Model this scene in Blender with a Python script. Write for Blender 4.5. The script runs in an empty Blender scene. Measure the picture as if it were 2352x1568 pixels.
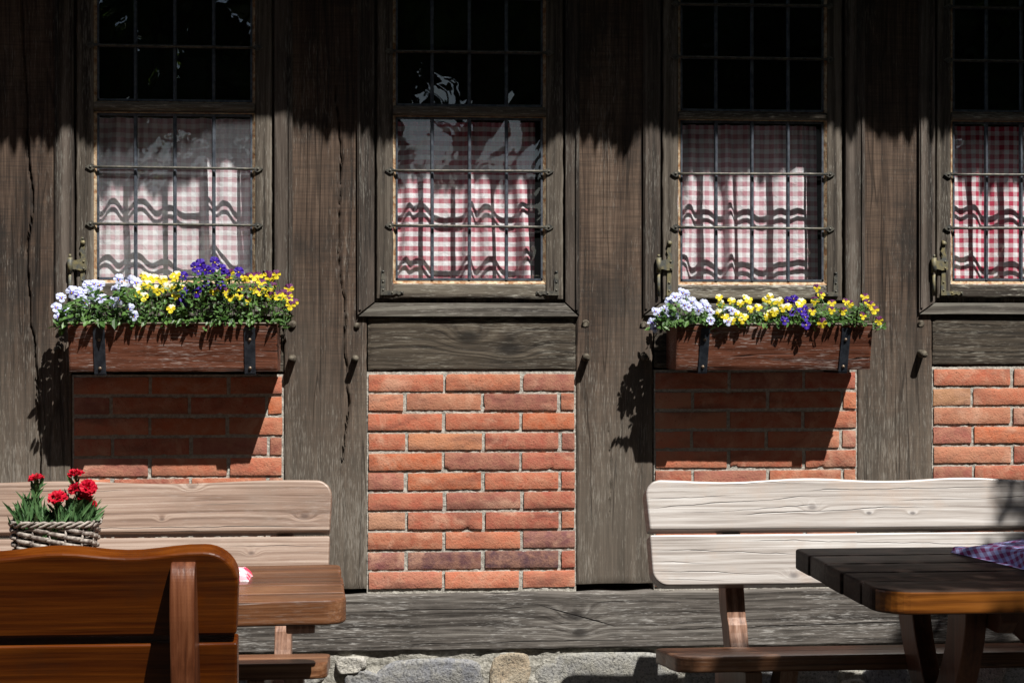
import bpy, bmesh, math, random
from mathutils import Vector, Matrix, Euler, noise
D = bpy.data
C = bpy.context.scene.collection
R = random.Random(7)
PI = math.pi

# ---------------------------------------------------------------- camera
TH = math.atan(0.082); FPX = 3890.0; CAMP = (0.0, -5.3, 1.33); HOR = 770.0
cam = D.cameras.new('camera'); camo = D.objects.new('camera', cam); C.objects.link(camo)
cam.sensor_width = 36.0; cam.lens = 36.0*FPX/2352.0; cam.clip_end = 500; cam.clip_start = 0.05
camo.location = CAMP; camo.rotation_euler = (PI/2, 0, -TH)
cam.shift_y = -(784.0-HOR)/2352.0
bpy.context.scene.camera = camo

def at(px, py, Y=0.0):
    """point of the plane y=Y seen at photo position (2352 px wide)"""
    a = (px-1176.0)/FPX
    dx = math.sin(TH)+a*math.cos(TH); dy = math.cos(TH)-a*math.sin(TH)
    t = (Y-CAMP[1])/dy
    return (dx*t, CAMP[2]-(py-HOR)/FPX*t)
def wx(px, Y=0.0): return at(px, HOR, Y)[0]
def wz(px, py, Y=0.0): return at(px, py, Y)[1]

# ---------------------------------------------------------------- light
SUN = Vector((0.56, -1.0, 1.70)).normalized()
w = D.worlds.new('World'); bpy.context.scene.world = w; w.use_nodes = True
wn = w.node_tree; bg = wn.nodes['Background']; sky = wn.nodes.new('ShaderNodeTexSky')
sky.sky_type = 'NISHITA'; sky.sun_disc = False
sky.sun_elevation = math.asin(SUN.z); sky.sun_rotation = math.atan2(SUN.x, SUN.y)
sky.air_density = 1.0; sky.dust_density = 1.5
wn.links.new(sky.outputs[0], bg.inputs[0]); bg.inputs[1].default_value = 0.05
sl = D.lights.new('sun', 'SUN'); so = D.objects.new('sun', sl); C.objects.link(so)
sl.energy = 5.0; sl.angle = math.radians(0.5); sl.color = (1.0, 0.965, 0.91)
so.rotation_euler = SUN.to_track_quat('Z', 'Y').to_euler(); so.location = (6, -9, 14)
sc = bpy.context.scene
sc.view_settings.view_transform = 'Standard'; sc.view_settings.look = 'None'
sc.view_settings.exposure = 0.62; sc.view_settings.gamma = 1
sc.cycles.max_bounces = 8; sc.cycles.transparent_max_bounces = 16

# ---------------------------------------------------------------- helpers
class MB:
    def __init__(s): s.v = []; s.f = []; s.m = []; s.sm = []; s.col = None
    def add(s, vs, fs, mi=0, smooth=False):
        o = len(s.v); s.v += [tuple(v) for v in vs]
        for f in fs: s.f.append([i+o for i in f]); s.m.append(mi); s.sm.append(smooth)
    def box(s, x0, x1, y0, y1, z0, z1, mi=0):
        s.add([(x0,y0,z0),(x1,y0,z0),(x1,y1,z0),(x0,y1,z0),(x0,y0,z1),(x1,y0,z1),(x1,y1,z1),(x0,y1,z1)],
              [(0,1,5,4),(1,2,6,5),(2,3,7,6),(3,0,4,7),(4,5,6,7),(3,2,1,0)], mi)
    def hexa(s, p, mi=0):  # 4 front pts (ccw) + 4 back pts
        s.add(p, [(0,1,2,3),(7,6,5,4),(0,4,5,1),(1,5,6,2),(2,6,7,3),(3,7,4,0)], mi)
    def prism(s, pts, axis, a0, a1, mi=0):
        """2D outline extruded along axis. axis x: pts (y,z); y: pts (x,z); z: pts (x,y)"""
        def P(p, a):
            if axis == 'x': return (a, p[0], p[1])
            if axis == 'y': return (p[0], a, p[1])
            return (p[0], p[1], a)
        n = len(pts); vs = [P(p, a0) for p in pts]+[P(p, a1) for p in pts]
        fs = [tuple(range(n)), tuple(reversed(range(n, 2*n)))]
        fs += [(i, i+n, (i+1) % n+n, (i+1) % n) for i in range(n)]
        s.add(vs, fs, mi)
    def tube(s, pts, rad, seg=8, mi=0, flat=1.0, up=None, cap=True):
        pts = [Vector(p) for p in pts]; n = len(pts); o = []
        for i, p in enumerate(pts):
            t = (pts[min(i+1, n-1)]-pts[max(i-1, 0)]).normalized()
            u = Vector(up) if up else (Vector((0, 0, 1)) if abs(t.z) < .9 else Vector((1, 0, 0)))
            a = t.cross(u).normalized(); b = a.cross(t)
            r = rad[i] if isinstance(rad, (list, tuple)) else rad
            for k in range(seg):
                an = 2*PI*k/seg
                o.append(p+a*math.cos(an)*r*flat+b*math.sin(an)*r)
        fs = [(i*seg+k, i*seg+(k+1) % seg, (i+1)*seg+(k+1) % seg, (i+1)*seg+k) for i in range(n-1) for k in range(seg)]
        if cap: fs += [tuple(reversed(range(seg))), tuple(range((n-1)*seg, n*seg))]
        s.add(o, fs, mi, True)
    def build(s, name, mats, parent=None, bevel=0.0, bseg=2, loc=None, angle=30):
        me = D.meshes.new(name); me.from_pydata(s.v, [], s.f)
        for m in (mats if isinstance(mats, (list, tuple)) else [mats]): me.materials.append(m)
        me.polygons.foreach_set('material_index', s.m); me.polygons.foreach_set('use_smooth', s.sm)
        if s.col:
            ca = me.color_attributes.new('tint', 'FLOAT_COLOR', 'POINT')
            flat = []
            for c in s.col: flat += [c[0], c[1], c[2], 1.0]
            ca.data.foreach_set('color', flat)
        bm = bmesh.new(); bm.from_mesh(me)
        if bevel > 0:
            bmesh.ops.recalc_face_normals(bm, faces=bm.faces)
            es = [e for e in bm.edges if len(e.link_faces) == 2 and e.calc_face_angle(0) > math.radians(angle)]
            bmesh.ops.bevel(bm, geom=es, offset=bevel, segments=bseg, profile=0.5, affect='EDGES', clamp_overlap=True)
        bm.to_mesh(me); bm.free(); me.update()
        o = D.objects.new(name, me); C.objects.link(o)
        if parent: o.parent = parent
        if loc: o.location = loc
        return o
def thing(name, label, cat, loc=(0,0,0), rz=0.0, group=None):
    o = D.objects.new(name, None); C.objects.link(o); o.location = loc; o.rotation_euler = (0, 0, rz)
    o.empty_display_size = .1
    o['label'] = label; o['category'] = cat
    if group: o['group'] = group
    return o
def tag(o, label, cat, group=None):
    o['label'] = label; o['category'] = cat
    if group: o['group'] = group
    return o
def copy_tree(o, parent=None):
    c = o.copy(); C.objects.link(c); c.parent = parent
    for ch in list(o.children): copy_tree(ch, c)
    return c

# ---------------------------------------------------------------- node helper
class NT:
    def __init__(s, name):
        s.mat = D.materials.new(name); s.mat.use_nodes = True; s.t = s.mat.node_tree
        s.t.nodes.clear(); s.out = s.t.nodes.new('ShaderNodeOutputMaterial')
    def n(s, typ, ins=None, **props):
        nd = s.t.nodes.new('ShaderNode'+typ)
        for k, v in props.items(): setattr(nd, k, v)
        for k, v in (ins or {}).items():
            sock = nd.inputs[k]
            if isinstance(v, bpy.types.NodeSocket): s.t.links.new(v, sock)
            elif v is not None:
                try: sock.default_value = v
                except Exception: sock.default_value = (v[0], v[1], v[2], 1.0)
        return nd
    def math(s, op, a, b=None, c=None, clamp=False):
        return s.n('Math', {0: a, 1: b, 2: c}, operation=op, use_clamp=clamp).outputs[0]
    def vmath(s, op, a, b=None):
        return s.n('VectorMath', {0: a, 1: b}, operation=op).outputs[0]
    def noise(s, vec, scale=1.0, detail=3.0, rough=.55, dist=0.0, w=None):
        d = {'Vector': vec, 'Scale': scale, 'Detail': detail, 'Roughness': rough, 'Distortion': dist}
        if w is not None:
            return s.n('TexNoise', {**d, 'W': w}, noise_dimensions='4D').outputs[0]
        return s.n('TexNoise', d).outputs[0]
    def ramp(s, fac, stops, interp='LINEAR'):
        nd = s.n('ValToRGB', {0: fac}); cr = nd.color_ramp; cr.interpolation = interp
        while len(cr.elements) < len(stops): cr.elements.new(0.5)
        for e, (p, c) in zip(cr.elements, stops):
            e.position = p; e.color = (c, c, c, 1) if isinstance(c, (int, float)) else (c[0], c[1], c[2], 1)
        return nd.outputs[0]
    def mix(s, fac, a, b, mode='MIX'):
        nd = s.n('Mix', None, data_type='RGBA', blend_type=mode)
        for i, v in ((0, fac), (6, a), (7, b)):
            if isinstance(v, bpy.types.NodeSocket): s.t.links.new(v, nd.inputs[i])
            elif i == 0: nd.inputs[i].default_value = v
            else: nd.inputs[i].default_value = (v[0], v[1], v[2], 1)
        return nd.outputs[2]
    def done(s, color, rough=.8, spec=.3, bump=None, bstr=.3, bdist=.003, metal=0.0, extra=None):
        ins = {'Base Color': color, 'Roughness': rough, 'Specular IOR Level': spec, 'Metallic': metal}
        if bump is not None:
            ins['Normal'] = s.n('Bump', {'Height': bump, 'Strength': bstr, 'Distance': bdist}).outputs[0]
        ins.update(extra or {})
        p = s.n('BsdfPrincipled', ins); s.t.links.new(p.outputs[0], s.out.inputs[0]); return s.mat
    def coords(s, rnd=True):
        c = s.n('TexCoord').outputs['Object']
        if not rnd: return c, c
        r = s.n('ObjectInfo').outputs['Random']
        off = s.n('CombineXYZ', {0: s.math('MULTIPLY', r, 13.7), 1: s.math('MULTIPLY', r, 31.3), 2: s.math('MULTIPLY', r, 7.9)}).outputs[0]
        return c, s.vmath('ADD', c, off)

def wood(name, axis, cols, fine=170.0, ring=26.0, amp=3.0, knots=(), crack=0.0, crack_sc=26.0, fleck=0.0,
         fleck_col=(.42,.41,.38), rough=.75, spec=.25, bump=.5, weights=(.45,.3,.25), blotch=0.0, blotch_col=(.02,.018,.016),
         zfade=None, coat=0.0, rnd=True, bdist=.002, saw=0.0, lines=()):
    N = NT(name); raw, co = N.coords(rnd)
    def sc(al, ac):
        v = {'X': (al, ac, ac), 'Y': (ac, al, ac), 'Z': (ac, ac, al)}[axis]
        return N.vmath('MULTIPLY', co, v)
    f = N.noise(sc(fine*.035, fine), 1, 3, .6)
    m = N.noise(sc(1.3, 30), 1, 4, .6)
    lo = N.noise(sc(1.1, 5.0), 1, 2, .5)
    sx = N.n('SeparateXYZ', {0: raw}); sxr = N.n('SeparateXYZ', {0: co})
    ax = {'X': 2, 'Y': 0, 'Z': 0}[axis]
    F = N.math('MULTIPLY', sxr.outputs[ax], ring)
    F = N.math('ADD', F, N.math('MULTIPLY', lo, amp))
    F = N.math('ADD', F, N.math('MULTIPLY', m, .7))
    kmask = None
    for (kx, ky, kz, kr, ka) in knots:
        d = N.n('VectorMath', {0: raw, 1: (kx, ky, kz)}, operation='SUBTRACT').outputs[0]
        st = {'X': (.55, .3, 1), 'Y': (1, .55, .3), 'Z': (1, .3, .55)}[axis]
        d = N.n('VectorMath', {0: N.vmath('MULTIPLY', d, st)}, operation='LENGTH').outputs['Value']
        q = N.math('DIVIDE', d, kr)
        g = N.math('POWER', 2.718, N.math('MULTIPLY', N.math('MULTIPLY', q, q), -1.0))
        F = N.math('ADD', F, N.math('MULTIPLY', g, ka))
        k = N.n('MapRange', {0: q, 1: .25, 2: .62, 3: 1.0, 4: 0.0}).outputs[0]
        kmask = k if kmask is None else N.math('MAXIMUM', kmask, k)
    rings = N.n('TexNoise', {'W': F, 'Scale': 1.0, 'Detail': 2.0, 'Roughness': .65}, noise_dimensions='1D').outputs[0]
    rings = N.n('MapRange', {0: rings, 1: .32, 2: .68, 3: 0.0, 4: 1.0}).outputs[0]
    val = N.math('ADD', N.math('MULTIPLY', f, weights[0]), N.math('MULTIPLY', m, weights[1]))
    val = N.math('ADD', val, N.math('MULTIPLY', rings, weights[2]))
    big = N.noise(sc(.9, 3.5), 1, 3, .55)
    val = N.math('ADD', val, N.math('MULTIPLY_ADD', big, .5, -.25))
    col = N.ramp(val, [(.32, cols[0]), (.5, cols[1]), (.69, cols[2])])
    h = N.math('ADD', N.math('MULTIPLY', f, .6), N.math('ADD', N.math('MULTIPLY', m, .5), N.math('MULTIPLY', rings, .22)))
    if saw > 0:
        sw = N.noise(N.vmath('MULTIPLY', co, {'Z': (9, 9, 210), 'X': (210, 9, 9), 'Y': (9, 210, 9)}[axis]), 1, 2, .5)
        col = N.mix(N.math('MULTIPLY', N.math('SUBTRACT', .62, sw, clamp=True), saw), col, (.01,.009,.008))
    if blotch > 0:
        b = N.noise(co, 5.5, 5, .65); b = N.ramp(b, [(.50, 0.0), (.66, 1.0)])
        col = N.mix(N.math('MULTIPLY', b, blotch), col, blotch_col)
    if zfade:
        z0, z1, zc, zf = zfade
        zz = N.math('ADD', sx.outputs[2], N.math('MULTIPLY_ADD', N.noise(sc(2.0, 9), 1, 4, .6), .9, -.45))
        g = N.n('MapRange', {0: zz, 1: z0, 2: z1, 3: zf, 4: 0.0}).outputs[0]
        col = N.mix(g, col, N.mix(N.math('MULTIPLY', val, 1.0), (zc[0]*.35, zc[1]*.35, zc[2]*.35), (zc[0]*1.7, zc[1]*1.7, zc[2]*1.7)))
    if fleck > 0:
        fl = N.noise(sc(26, 330), 1, 3, .7)
        msk = N.noise(sc(3, 9), 1, 3, .6)
        q = N.math('ADD', fl, N.math('MULTIPLY_ADD', msk, .5, -.25))
        if zfade: q = N.math('ADD', q, N.math('MULTIPLY_ADD', g, .13, -.05))
        q = N.ramp(q, [(.56, 0.0), (.72, 1.0)])
        col = N.mix(N.math('MULTIPLY', q, fleck), col, fleck_col)
    if crack > 0:
        cn = N.noise(sc(.75, crack_sc), 1, 2.5, .5, .25)
        cd = N.math('ABSOLUTE', N.math('SUBTRACT', cn, .5))
        cm = N.n('MapRange', {0: cd, 1: .004, 2: .013, 3: 1.0, 4: 0.0}).outputs[0]
        gate = N.ramp(N.noise(sc(1.2, 11), 1, 2, .5), [(.50, 0.0), (.56, 1.0)])
        cm = N.math('MULTIPLY', N.math('MULTIPLY', cm, gate), crack)
        col = N.mix(cm, col, (.012,.009,.007)); h = N.math('SUBTRACT', h, N.math('MULTIPLY', cm, 1.6))
    if lines:
        al_i, ac_i = {'X': (0, 2), 'Z': (2, 0)}[axis]
        al, ac = sx.outputs[al_i], sx.outputs[ac_i]; lm = None
        for (l0, l1, c0, c1, wd) in lines:
            t = N.n('MapRange', {0: al, 1: l0, 2: l1, 3: c0, 4: c1}).outputs[0]
            wv = N.n('TexNoise', {'W': N.math('ADD', al, c0*71.0), 'Scale': 4.0, 'Detail': 4.0, 'Roughness': .55}, noise_dimensions='1D').outputs[0]
            d = N.math('ABSOLUTE', N.math('SUBTRACT', N.math('SUBTRACT', ac, t), N.math('MULTIPLY_ADD', wv, .014, -.007)))
            tp = N.math('MULTIPLY', N.math('MINIMUM', N.math('SUBTRACT', al, l0), N.math('SUBTRACT', l1, al)), 14.0, clamp=True)
            wn_ = N.math('MULTIPLY', tp, N.math('MULTIPLY_ADD', wv, 1.6*wd, -.15*wd))
            k = N.math('SUBTRACT', 1.0, N.math('DIVIDE', d, N.math('MAXIMUM', wn_, .00005)), clamp=True)
            k = N.math('MULTIPLY', k, 2.2, clamp=True)
            lm = k if lm is None else N.math('MAXIMUM', lm, k)
        col = N.mix(lm, col, (cols[0][0]*.16, cols[0][1]*.14, cols[0][2]*.12)); h = N.math('SUBTRACT', h, N.math('MULTIPLY', lm, 1.0))
    if kmask is not None:
        kn = N.math('MULTIPLY', kmask, N.math('MULTIPLY_ADD', rings, .4, .55))
        col = N.mix(kn, col, (cols[0][0]*.55, cols[0][1]*.55, cols[0][2]*.6))
    ex = {'Coat Weight': coat, 'Coat Roughness': .28} if coat else None
    rv = N.math('ADD', N.math('MULTIPLY_ADD', big, .5, rough-.25), N.math('MULTIPLY_ADD', f, .3, -.15), clamp=True)
    return N.done(col, rv, spec, h, bump, bdist, extra=ex)

def simple(name, c1, c2, scale=30, rough=.7, spec=.3, bump=.3, bdist=.002, metal=0.0, det=4, lo=.38, hi=.62, extra=None):
    N = NT(name); raw, co = N.coords()
    f = N.noise(co, scale, det, .6)
    return N.done(N.ramp(f, [(lo, c1), (hi, c2)]), rough, spec, f, bump, bdist, metal, extra)

OAK = [(.018,.0115,.008), (.072,.047,.033), (.150,.102,.072)]
GREY = (.112,.094,.075)
M = {}
M['post'] = wood('oak post wood', 'Z', OAK, fine=190, ring=48, amp=4.5, fleck=.60, fleck_col=(.27,.245,.21), blotch=.6, bump=.8, saw=1.2, weights=(.5,.34,.16),
                 zfade=(.75, 1.55, GREY, .85), crack=.5, crack_sc=16, rnd=True)
M['rail'] = wood('oak rail wood', 'X', [(.018,.014,.010),(.055,.043,.031),(.11,.09,.066)], fine=210, ring=60, amp=5, fleck=.7,
                 fleck_col=(.25,.23,.19), blotch=.3, weights=(.45,.33,.22), bump=.8, rnd=False,
                 knots=[(wx(1075), 0, wz(1075,775), .045, 4), (wx(1170), 0, wz(1170,800), .045, 3)])
kx, kz = at(1318, 1412)
M['sill'] = wood('sill beam wood', 'X', [(.035,.030,.026),(.115,.102,.090),(.21,.195,.175)], fine=180, ring=55, amp=5.0, fleck=.65, weights=(.45,.33,.22),
                 fleck_col=(.48,.465,.44), blotch=.30, bump=1.0, rnd=False, lines=[(wx(1230), wx(1420), wz(1300,1385), wz(1300,1440), .004), (wx(820), wx(1240), wz(1000,1400), wz(1000,1396), .0022), (wx(1500), wx(2100), wz(1800,1440), wz(1800,1430), .0025), (wx(560), wx(900), wz(700,1470), wz(700,1462), .002), (wx(900), wx(1500), wz(1176,1474), wz(1176,1470), .002)], knots=[(kx, 0, kz, .034, 3.2), (wx(1330), 0, wz(1330,1450), .03, 1.2)])
M['casing'] = wood('casing wood', 'Z', [(.020,.016,.013),(.072,.056,.045),(.132,.108,.090)], fine=230, ring=30, amp=2, fleck=.5, fleck_col=(.25,.24,.21), bump=.7, blotch=.3)
M['casing_x'] = wood('casing rail wood', 'X', [(.024,.020,.016),(.070,.061,.050),(.14,.13,.11)], fine=230, ring=60, amp=4, fleck=.5, fleck_col=(.30,.28,.25), bump=.7, blotch=.25)
M['sash'] = wood('sash wood', 'Z', [(.030,.024,.019),(.090,.074,.058),(.17,.145,.118)], fine=230, ring=28, amp=2, fleck=.6, fleck_col=(.30,.28,.24), bump=.7, blotch=.2)
M['sash_x'] = wood('sash rail wood', 'X', [(.030,.024,.019),(.088,.073,.056),(.16,.14,.11)], fine=230, ring=28, amp=2, fleck=.9, fleck_col=(.42,.40,.34), bump=.8, blotch=.2)
M['putty'] = simple('old putty', (.26,.13,.06), (.50,.40,.27), 60, .85, .2, .8, .003)
M['lead'] = simple('lead came', (.055,.066,.085), (.12,.135,.16), 60, .42, .5, .3, .001, .35)
M['iron'] = simple('forged iron', (.045,.045,.042), (.13,.12,.095), 70, .55, .5, .6, .001, .3)
M['brass'] = simple('weathered iron with lichen', (.085,.088,.08), (.20,.17,.085), 45, .6, .4, .7, .001, .2)
M['strap'] = simple('blue black steel strap', (.018,.022,.030), (.040,.048,.060), 45, .42, .5, .4, .001, .4)
M['screw'] = simple('screw', (.14,.10,.07), (.24,.18,.13), 90, .45, .5, .2, .001, .6)
M['peg'] = simple('oak peg wood', (.045,.036,.026), (.15,.13,.10), 90, .8, .2, .6, .001)
M['soil'] = simple('potting soil', (.010,.007,.005), (.030,.020,.013), 90, .95, .1, 1, .004)
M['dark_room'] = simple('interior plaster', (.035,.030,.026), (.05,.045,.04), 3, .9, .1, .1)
M['thatch'] = simple('thatch straw', (.05,.04,.025), (.13,.10,.06), 70, .9, .1, .6, .004)
M['box'] = wood('flower box paint', 'X', [(.070,.022,.012),(.125,.042,.022),(.165,.064,.038)], fine=150, ring=10, amp=3, weights=(.3,.55,.15), fleck=.85,
                fleck_col=(.42,.36,.33), bump=.9, crack=.7, crack_sc=30, rough=.6, bdist=.003)
M['boxrim'] = simple('flower box worn rim', (.25,.20,.16), (.42,.36,.30), 70, .8, .2, .6)
def bench_wood(name, cols, rough, spec, knots, crack=0, **k):
    return wood(name, 'X', cols, fine=120, ring=85, amp=5.0, knots=knots, crack=crack, crack_sc=15, rough=rough, spec=spec, bump=.30,
                weights=(.34,.46,.20), fleck=.12, fleck_col=(.62,.58,.54), **k)
M['plank_r'] = None
# brick, mortar, stone
N = NT('brick'); raw, co = N.coords(False)
att = N.n('Attribute', None, attribute_name='tint').outputs['Color']
n1 = N.noise(co, 26, 5, .65); n2 = N.noise(co, 160, 3, .6); n3 = N.noise(N.vmath('MULTIPLY', co, (5, 5, 16)), 1, 3, .6, .6)
c = N.mix(N.ramp(n1, [(.38, 0.0), (.58, .9)]), att, N.mix(.5, att, (.46,.24,.15)))
c = N.mix(N.ramp(n3, [(.50, 0.0), (.70, .6)]), c, (.14,.055,.045))
n4 = N.noise(N.vmath('ADD', co, (3.1,7.7,1.3)), 11, 4, .6, .8)
c = N.mix(N.ramp(n4, [(.54, 0.0), (.68, .55)]), c, (.56,.33,.23))
c = N.mix(N.ramp(n2, [(.26, .85), (.36, 0.0)]), c, (.03,.012,.01))
M['brick'] = N.done(c, .88, .2, N.math('ADD', n1, N.math('MULTIPLY', n2, .8)), .8, .003)
M['mortar'] = simple('mortar', (.29,.27,.235), (.46,.44,.39), 110, .95, .1, 1.0, .004)
N = NT('field stone'); raw, co = N.coords(False)
att = N.n('Attribute', None, attribute_name='tint').outputs['Color']
n1 = N.noise(co, 22, 6, .7); n2 = N.noise(co, 120, 4, .7)
c = N.mix(N.ramp(n1, [(.40, 0.0), (.60, .8)]), att, N.mix(.5, att, (.36,.34,.27)))
c = N.mix(N.ramp(n2, [(.34, .8), (.5, 0.0)]), c, (.05,.05,.052))
c = N.mix(N.ramp(n2, [(.60, 0.0), (.72, .7)]), c, (.52,.50,.44))
M['rubble_mortar'] = simple('rubble mortar', (.22,.21,.18), (.40,.385,.34), 90, .95, .1, 1.0, .006)
M['stone'] = N.done(c, .9, .25, N.math('ADD', n1, N.math('MULTIPLY', n2, .6)), 1.0, .008)
M['ground'] = simple('gravel ground', (.022,.020,.017), (.045,.041,.035), 45, .95, .1, 1.0, .02)

def glassmat(name, wav, off, veil):
    N = NT(name); raw, co = N.coords()
    a = N.noise(N.vmath('MULTIPLY', co, (9, 9, 8)), 1, 1.5, .4, .8)
    b = N.noise(co, 34, 1, .4)
    h = N.math('ADD', a, N.math('MULTIPLY', b, off))
    bp = N.n('Bump', {'Height': h, 'Strength': 1.0, 'Distance': wav}).outputs[0]
    fc = N.n('LayerWeight', {'Blend': .5, 'Normal': bp}).outputs['Facing']
    fr = N.math('MULTIPLY_ADD', N.math('POWER', fc, 5.0), .85, .042)
    tr = N.n('BsdfTransparent', {'Color': (.98,.99,.99,1)}).outputs[0]
    gl = N.n('BsdfGlossy', {'Roughness': 0.0, 'Normal': bp, 'Color': (1,1,1,1)}).outputs[0]
    df = N.n('BsdfDiffuse', {'Color': (.62,.66,.72,1)}).outputs[0]
    m0 = N.n('MixShader', {0: veil, 1: tr, 2: df}).outputs[0]
    m1 = N.n('MixShader', {0: N.math('MULTIPLY', fr, 2.6, clamp=True), 1: m0, 2: gl}).outputs[0]
    N.t.links.new(m1, N.out.inputs[0]); return N.mat
M['glass'] = glassmat('old wavy window glass', .0013, .02, .010)
M['glass_veil'] = glassmat('dusty wavy window glass', .0022, .05, .075)

def gingham(name, red, white, per, hs, vs, sheer=.25):
    N = NT(name); uv = N.n('UVMap').outputs[0]
    s = N.n('SeparateXYZ', {0: uv})
    def stripe(c):
        f = N.math('FRACT', N.math('DIVIDE', c, per))
        t = N.math('ABSOLUTE', N.math('SUBTRACT', f, .5))
        return N.n('MapRange', {0: t, 1: .235, 2: .265, 3: 0.0, 4: 1.0}).outputs[0]
    a = N.math('ADD', N.math('MULTIPLY', stripe(s.outputs[0]), vs), N.math('MULTIPLY', stripe(s.outputs[1]), hs), clamp=True)
    col = N.mix(a, white, red)
    wv = N.noise(N.n('TexCoord').outputs['Object'], 700, 2, .5)
    cr = N.noise(N.n('TexCoord').outputs['Object'], 38, 4, .6, .8)
    nm = N.n('Bump', {'Height': N.math('ADD', cr, N.math('MULTIPLY', wv, .05)), 'Strength': .55, 'Distance': .006}).outputs[0]
    d = N.n('BsdfDiffuse', {'Color': col, 'Normal': nm}).outputs[0]; t = N.n('BsdfTranslucent', {'Color': col}).outputs[0]
    m = N.n('MixShader', {0: sheer, 1: d, 2: t}).outputs[0]
    N.t.links.new(m, N.out.inputs[0]); return N.mat

def leafmat(name, c1, c2, tl=.3, rough=.45, spec=.4, scale=25):
    N = NT(name); raw, co = N.coords(False)
    g = N.n('NewGeometry').outputs['Random Per Island']
    f = N.math('ADD', N.math('MULTIPLY', N.noise(co, scale, 2), .5), N.math('MULTIPLY', g, .5))
    c = N.ramp(f, [(.25, c1), (.75, c2)])
    p = N.n('BsdfPrincipled', {'Base Color': c, 'Roughness': rough, 'Specular IOR Level': spec}).outputs[0]
    t = N.n('BsdfTranslucent', {'Color': c}).outputs[0]
    m = N.n('MixShader', {0: tl, 1: p, 2: t}).outputs[0]
    N.t.links.new(m, N.out.inputs[0]); return N.mat
M['leaf'] = leafmat('viola leaf', (.018,.055,.008), (.10,.20,.045), .22)
M['carn_leaf'] = leafmat('carnation leaf', (.035,.09,.030), (.12,.23,.09), .2)
M['tree_leaf'] = leafmat('tree leaf', (.030,.065,.010), (.10,.16,.025), .55)
M['stem'] = leafmat('stem', (.04,.09,.02), (.09,.16,.04), .1)
M['bark'] = simple('bark', (.03,.024,.018), (.09,.075,.06), 14, .95, .1, 1, .02)
def petal(name, c1, c2=None, tl=.3): return leafmat(name, c1, c2 or c1, tl, .55, .25, 120)
P_WHITE = petal('pale blue petal', (.60,.64,.86), (.72,.76,.92)); P_CENT = petal('violet centre', (.13,.10,.58), (.24,.20,.70), .1)
P_YEL = petal('yellow petal', (.84,.66,.025), (.92,.79,.06)); P_CREAM = petal('cream petal', (.80,.78,.55), (.86,.84,.70))
P_MAR = petal('maroon petal', (.070,.006,.055), (.13,.012,.10), .2); P_PUR = petal('deep violet petal', (.024,.003,.19), (.050,.008,.33), .15)
P_DARK = petal('dark eye', (.015,.008,.06), None, 0); P_EYE = petal('yellow eye', (.80,.50,.02), None, 0)
P_RED = petal('red carnation petal', (.40,.002,.015), (.60,.006,.035), .2); P_DRED = petal('deep red petal', (.25,.002,.012), (.40,.004,.02), .2)

# ================================================================ ground
g = MB(); g.add([(-120,-120,0),(120,-120,0),(120,120,0),(-120,120,0)], [(0,1,2,3)])
o = g.build('ground', M['ground']); o['kind'] = 'structure'

# ================================================================ house
house = thing('timber_house', 'old half-timbered house wall of dark oak posts, red brick panels and leaded windows', 'house')

def grid_face(x0, x1, z0, z1, yf, depth, cracks=(), du=.004, dv=.012, seed=0, wob=.0022, rough=.0016, edge_soft=.004, horizontal=False):
    """solid timber whose visible face is a displaced grid; cracks: list of (polyline [(x,z)], width, depth)"""
    if horizontal: du, dv = dv, du
    nx = max(2, int((x1-x0)/du)); nz = max(2, int((z1-z0)/dv))
    mb = MB(); vs = []
    S = Vector((seed*7.1, 3.3*seed, 1.7))
    for j in range(nz+1):
        z = z0+(z1-z0)*j/nz
        cr = []
        for poly, wd, dp in cracks:
            if horizontal: continue
            for (ax, az), (bx, bz) in zip(poly[:-1], poly[1:]):
                lo, hi = min(az, bz), max(az, bz)
                if lo <= z <= hi:
                    t = (z-az)/(bz-az+1e-9); xx = ax+(bx-ax)*t+.0035*noise.noise(Vector((z*28, seed, ax)))+.006*noise.noise(Vector((z*6, seed, 1)))
                    ww = wd*(.55+.8*abs(noise.noise(Vector((z*5, seed+4, 0))))+.5*noise.noise(Vector((z*19, seed, 3))))
                    cr.append((xx, max(.0012, ww), dp)); break
        for i in range(nx+1):
            x = x0+(x1-x0)*i/nx
            if horizontal: n = noise.noise(Vector((x*3, z*30, 0))+S)*.5+noise.noise(Vector((x*14, z*120, 5))+S)*.5
            else: n = noise.noise(Vector((x*30, z*3, 0))+S)*.5+noise.noise(Vector((x*120, z*14, 5))+S)*.5
            y = yf-n*rough-.0022*noise.noise(Vector((x*4, z*1.6, 9))+S)
            ed = min(x-x0, x1-x, z-z0, z1-z)
            if ed < edge_soft: y += (edge_soft-ed)**2/edge_soft*.8
            for xx, ww, dp in cr:
                d = abs(x-xx)
                if d < ww*2.2:
                    y += dp*max(0.0, 1-(d/ww)**2) if d < ww else -.0012*(1-(d-ww)/(ww*1.2))
            px, pz = x, z
            if i == 0 or i == nx: px += wob*noise.noise(Vector((z*14, seed, i)))+.5*wob*noise.noise(Vector((z*50, seed, i)))
            if j == 0 or j == nz: pz += wob*noise.noise(Vector((x*14, seed, j+.5)))
            vs.append((px, y, pz))
    W = nx+1
    fs = [(j*W+i, j*W+i+1, (j+1)*W+i+1, (j+1)*W+i) for j in range(nz) for i in range(nx)]
    mb.add(vs, fs, 0, True)
    # skirts
    ring = [(i, 0) for i in range(nx+1)]+[(nx, j) for j in range(1, nz+1)]+[(i, nz) for i in range(nx-1, -1, -1)]+[(0, j) for j in range(nz-1, 0, -1)]
    a = [vs[j*W+i] for i, j in ring]; b = [(p[0], yf+depth, p[2]) for p in a]; n = len(ring)
    mb.add(a+b, [(k, k+n, (k+1) % n+n, (k+1) % n) for k in range(n)], 0, False)
    return mb

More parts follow.
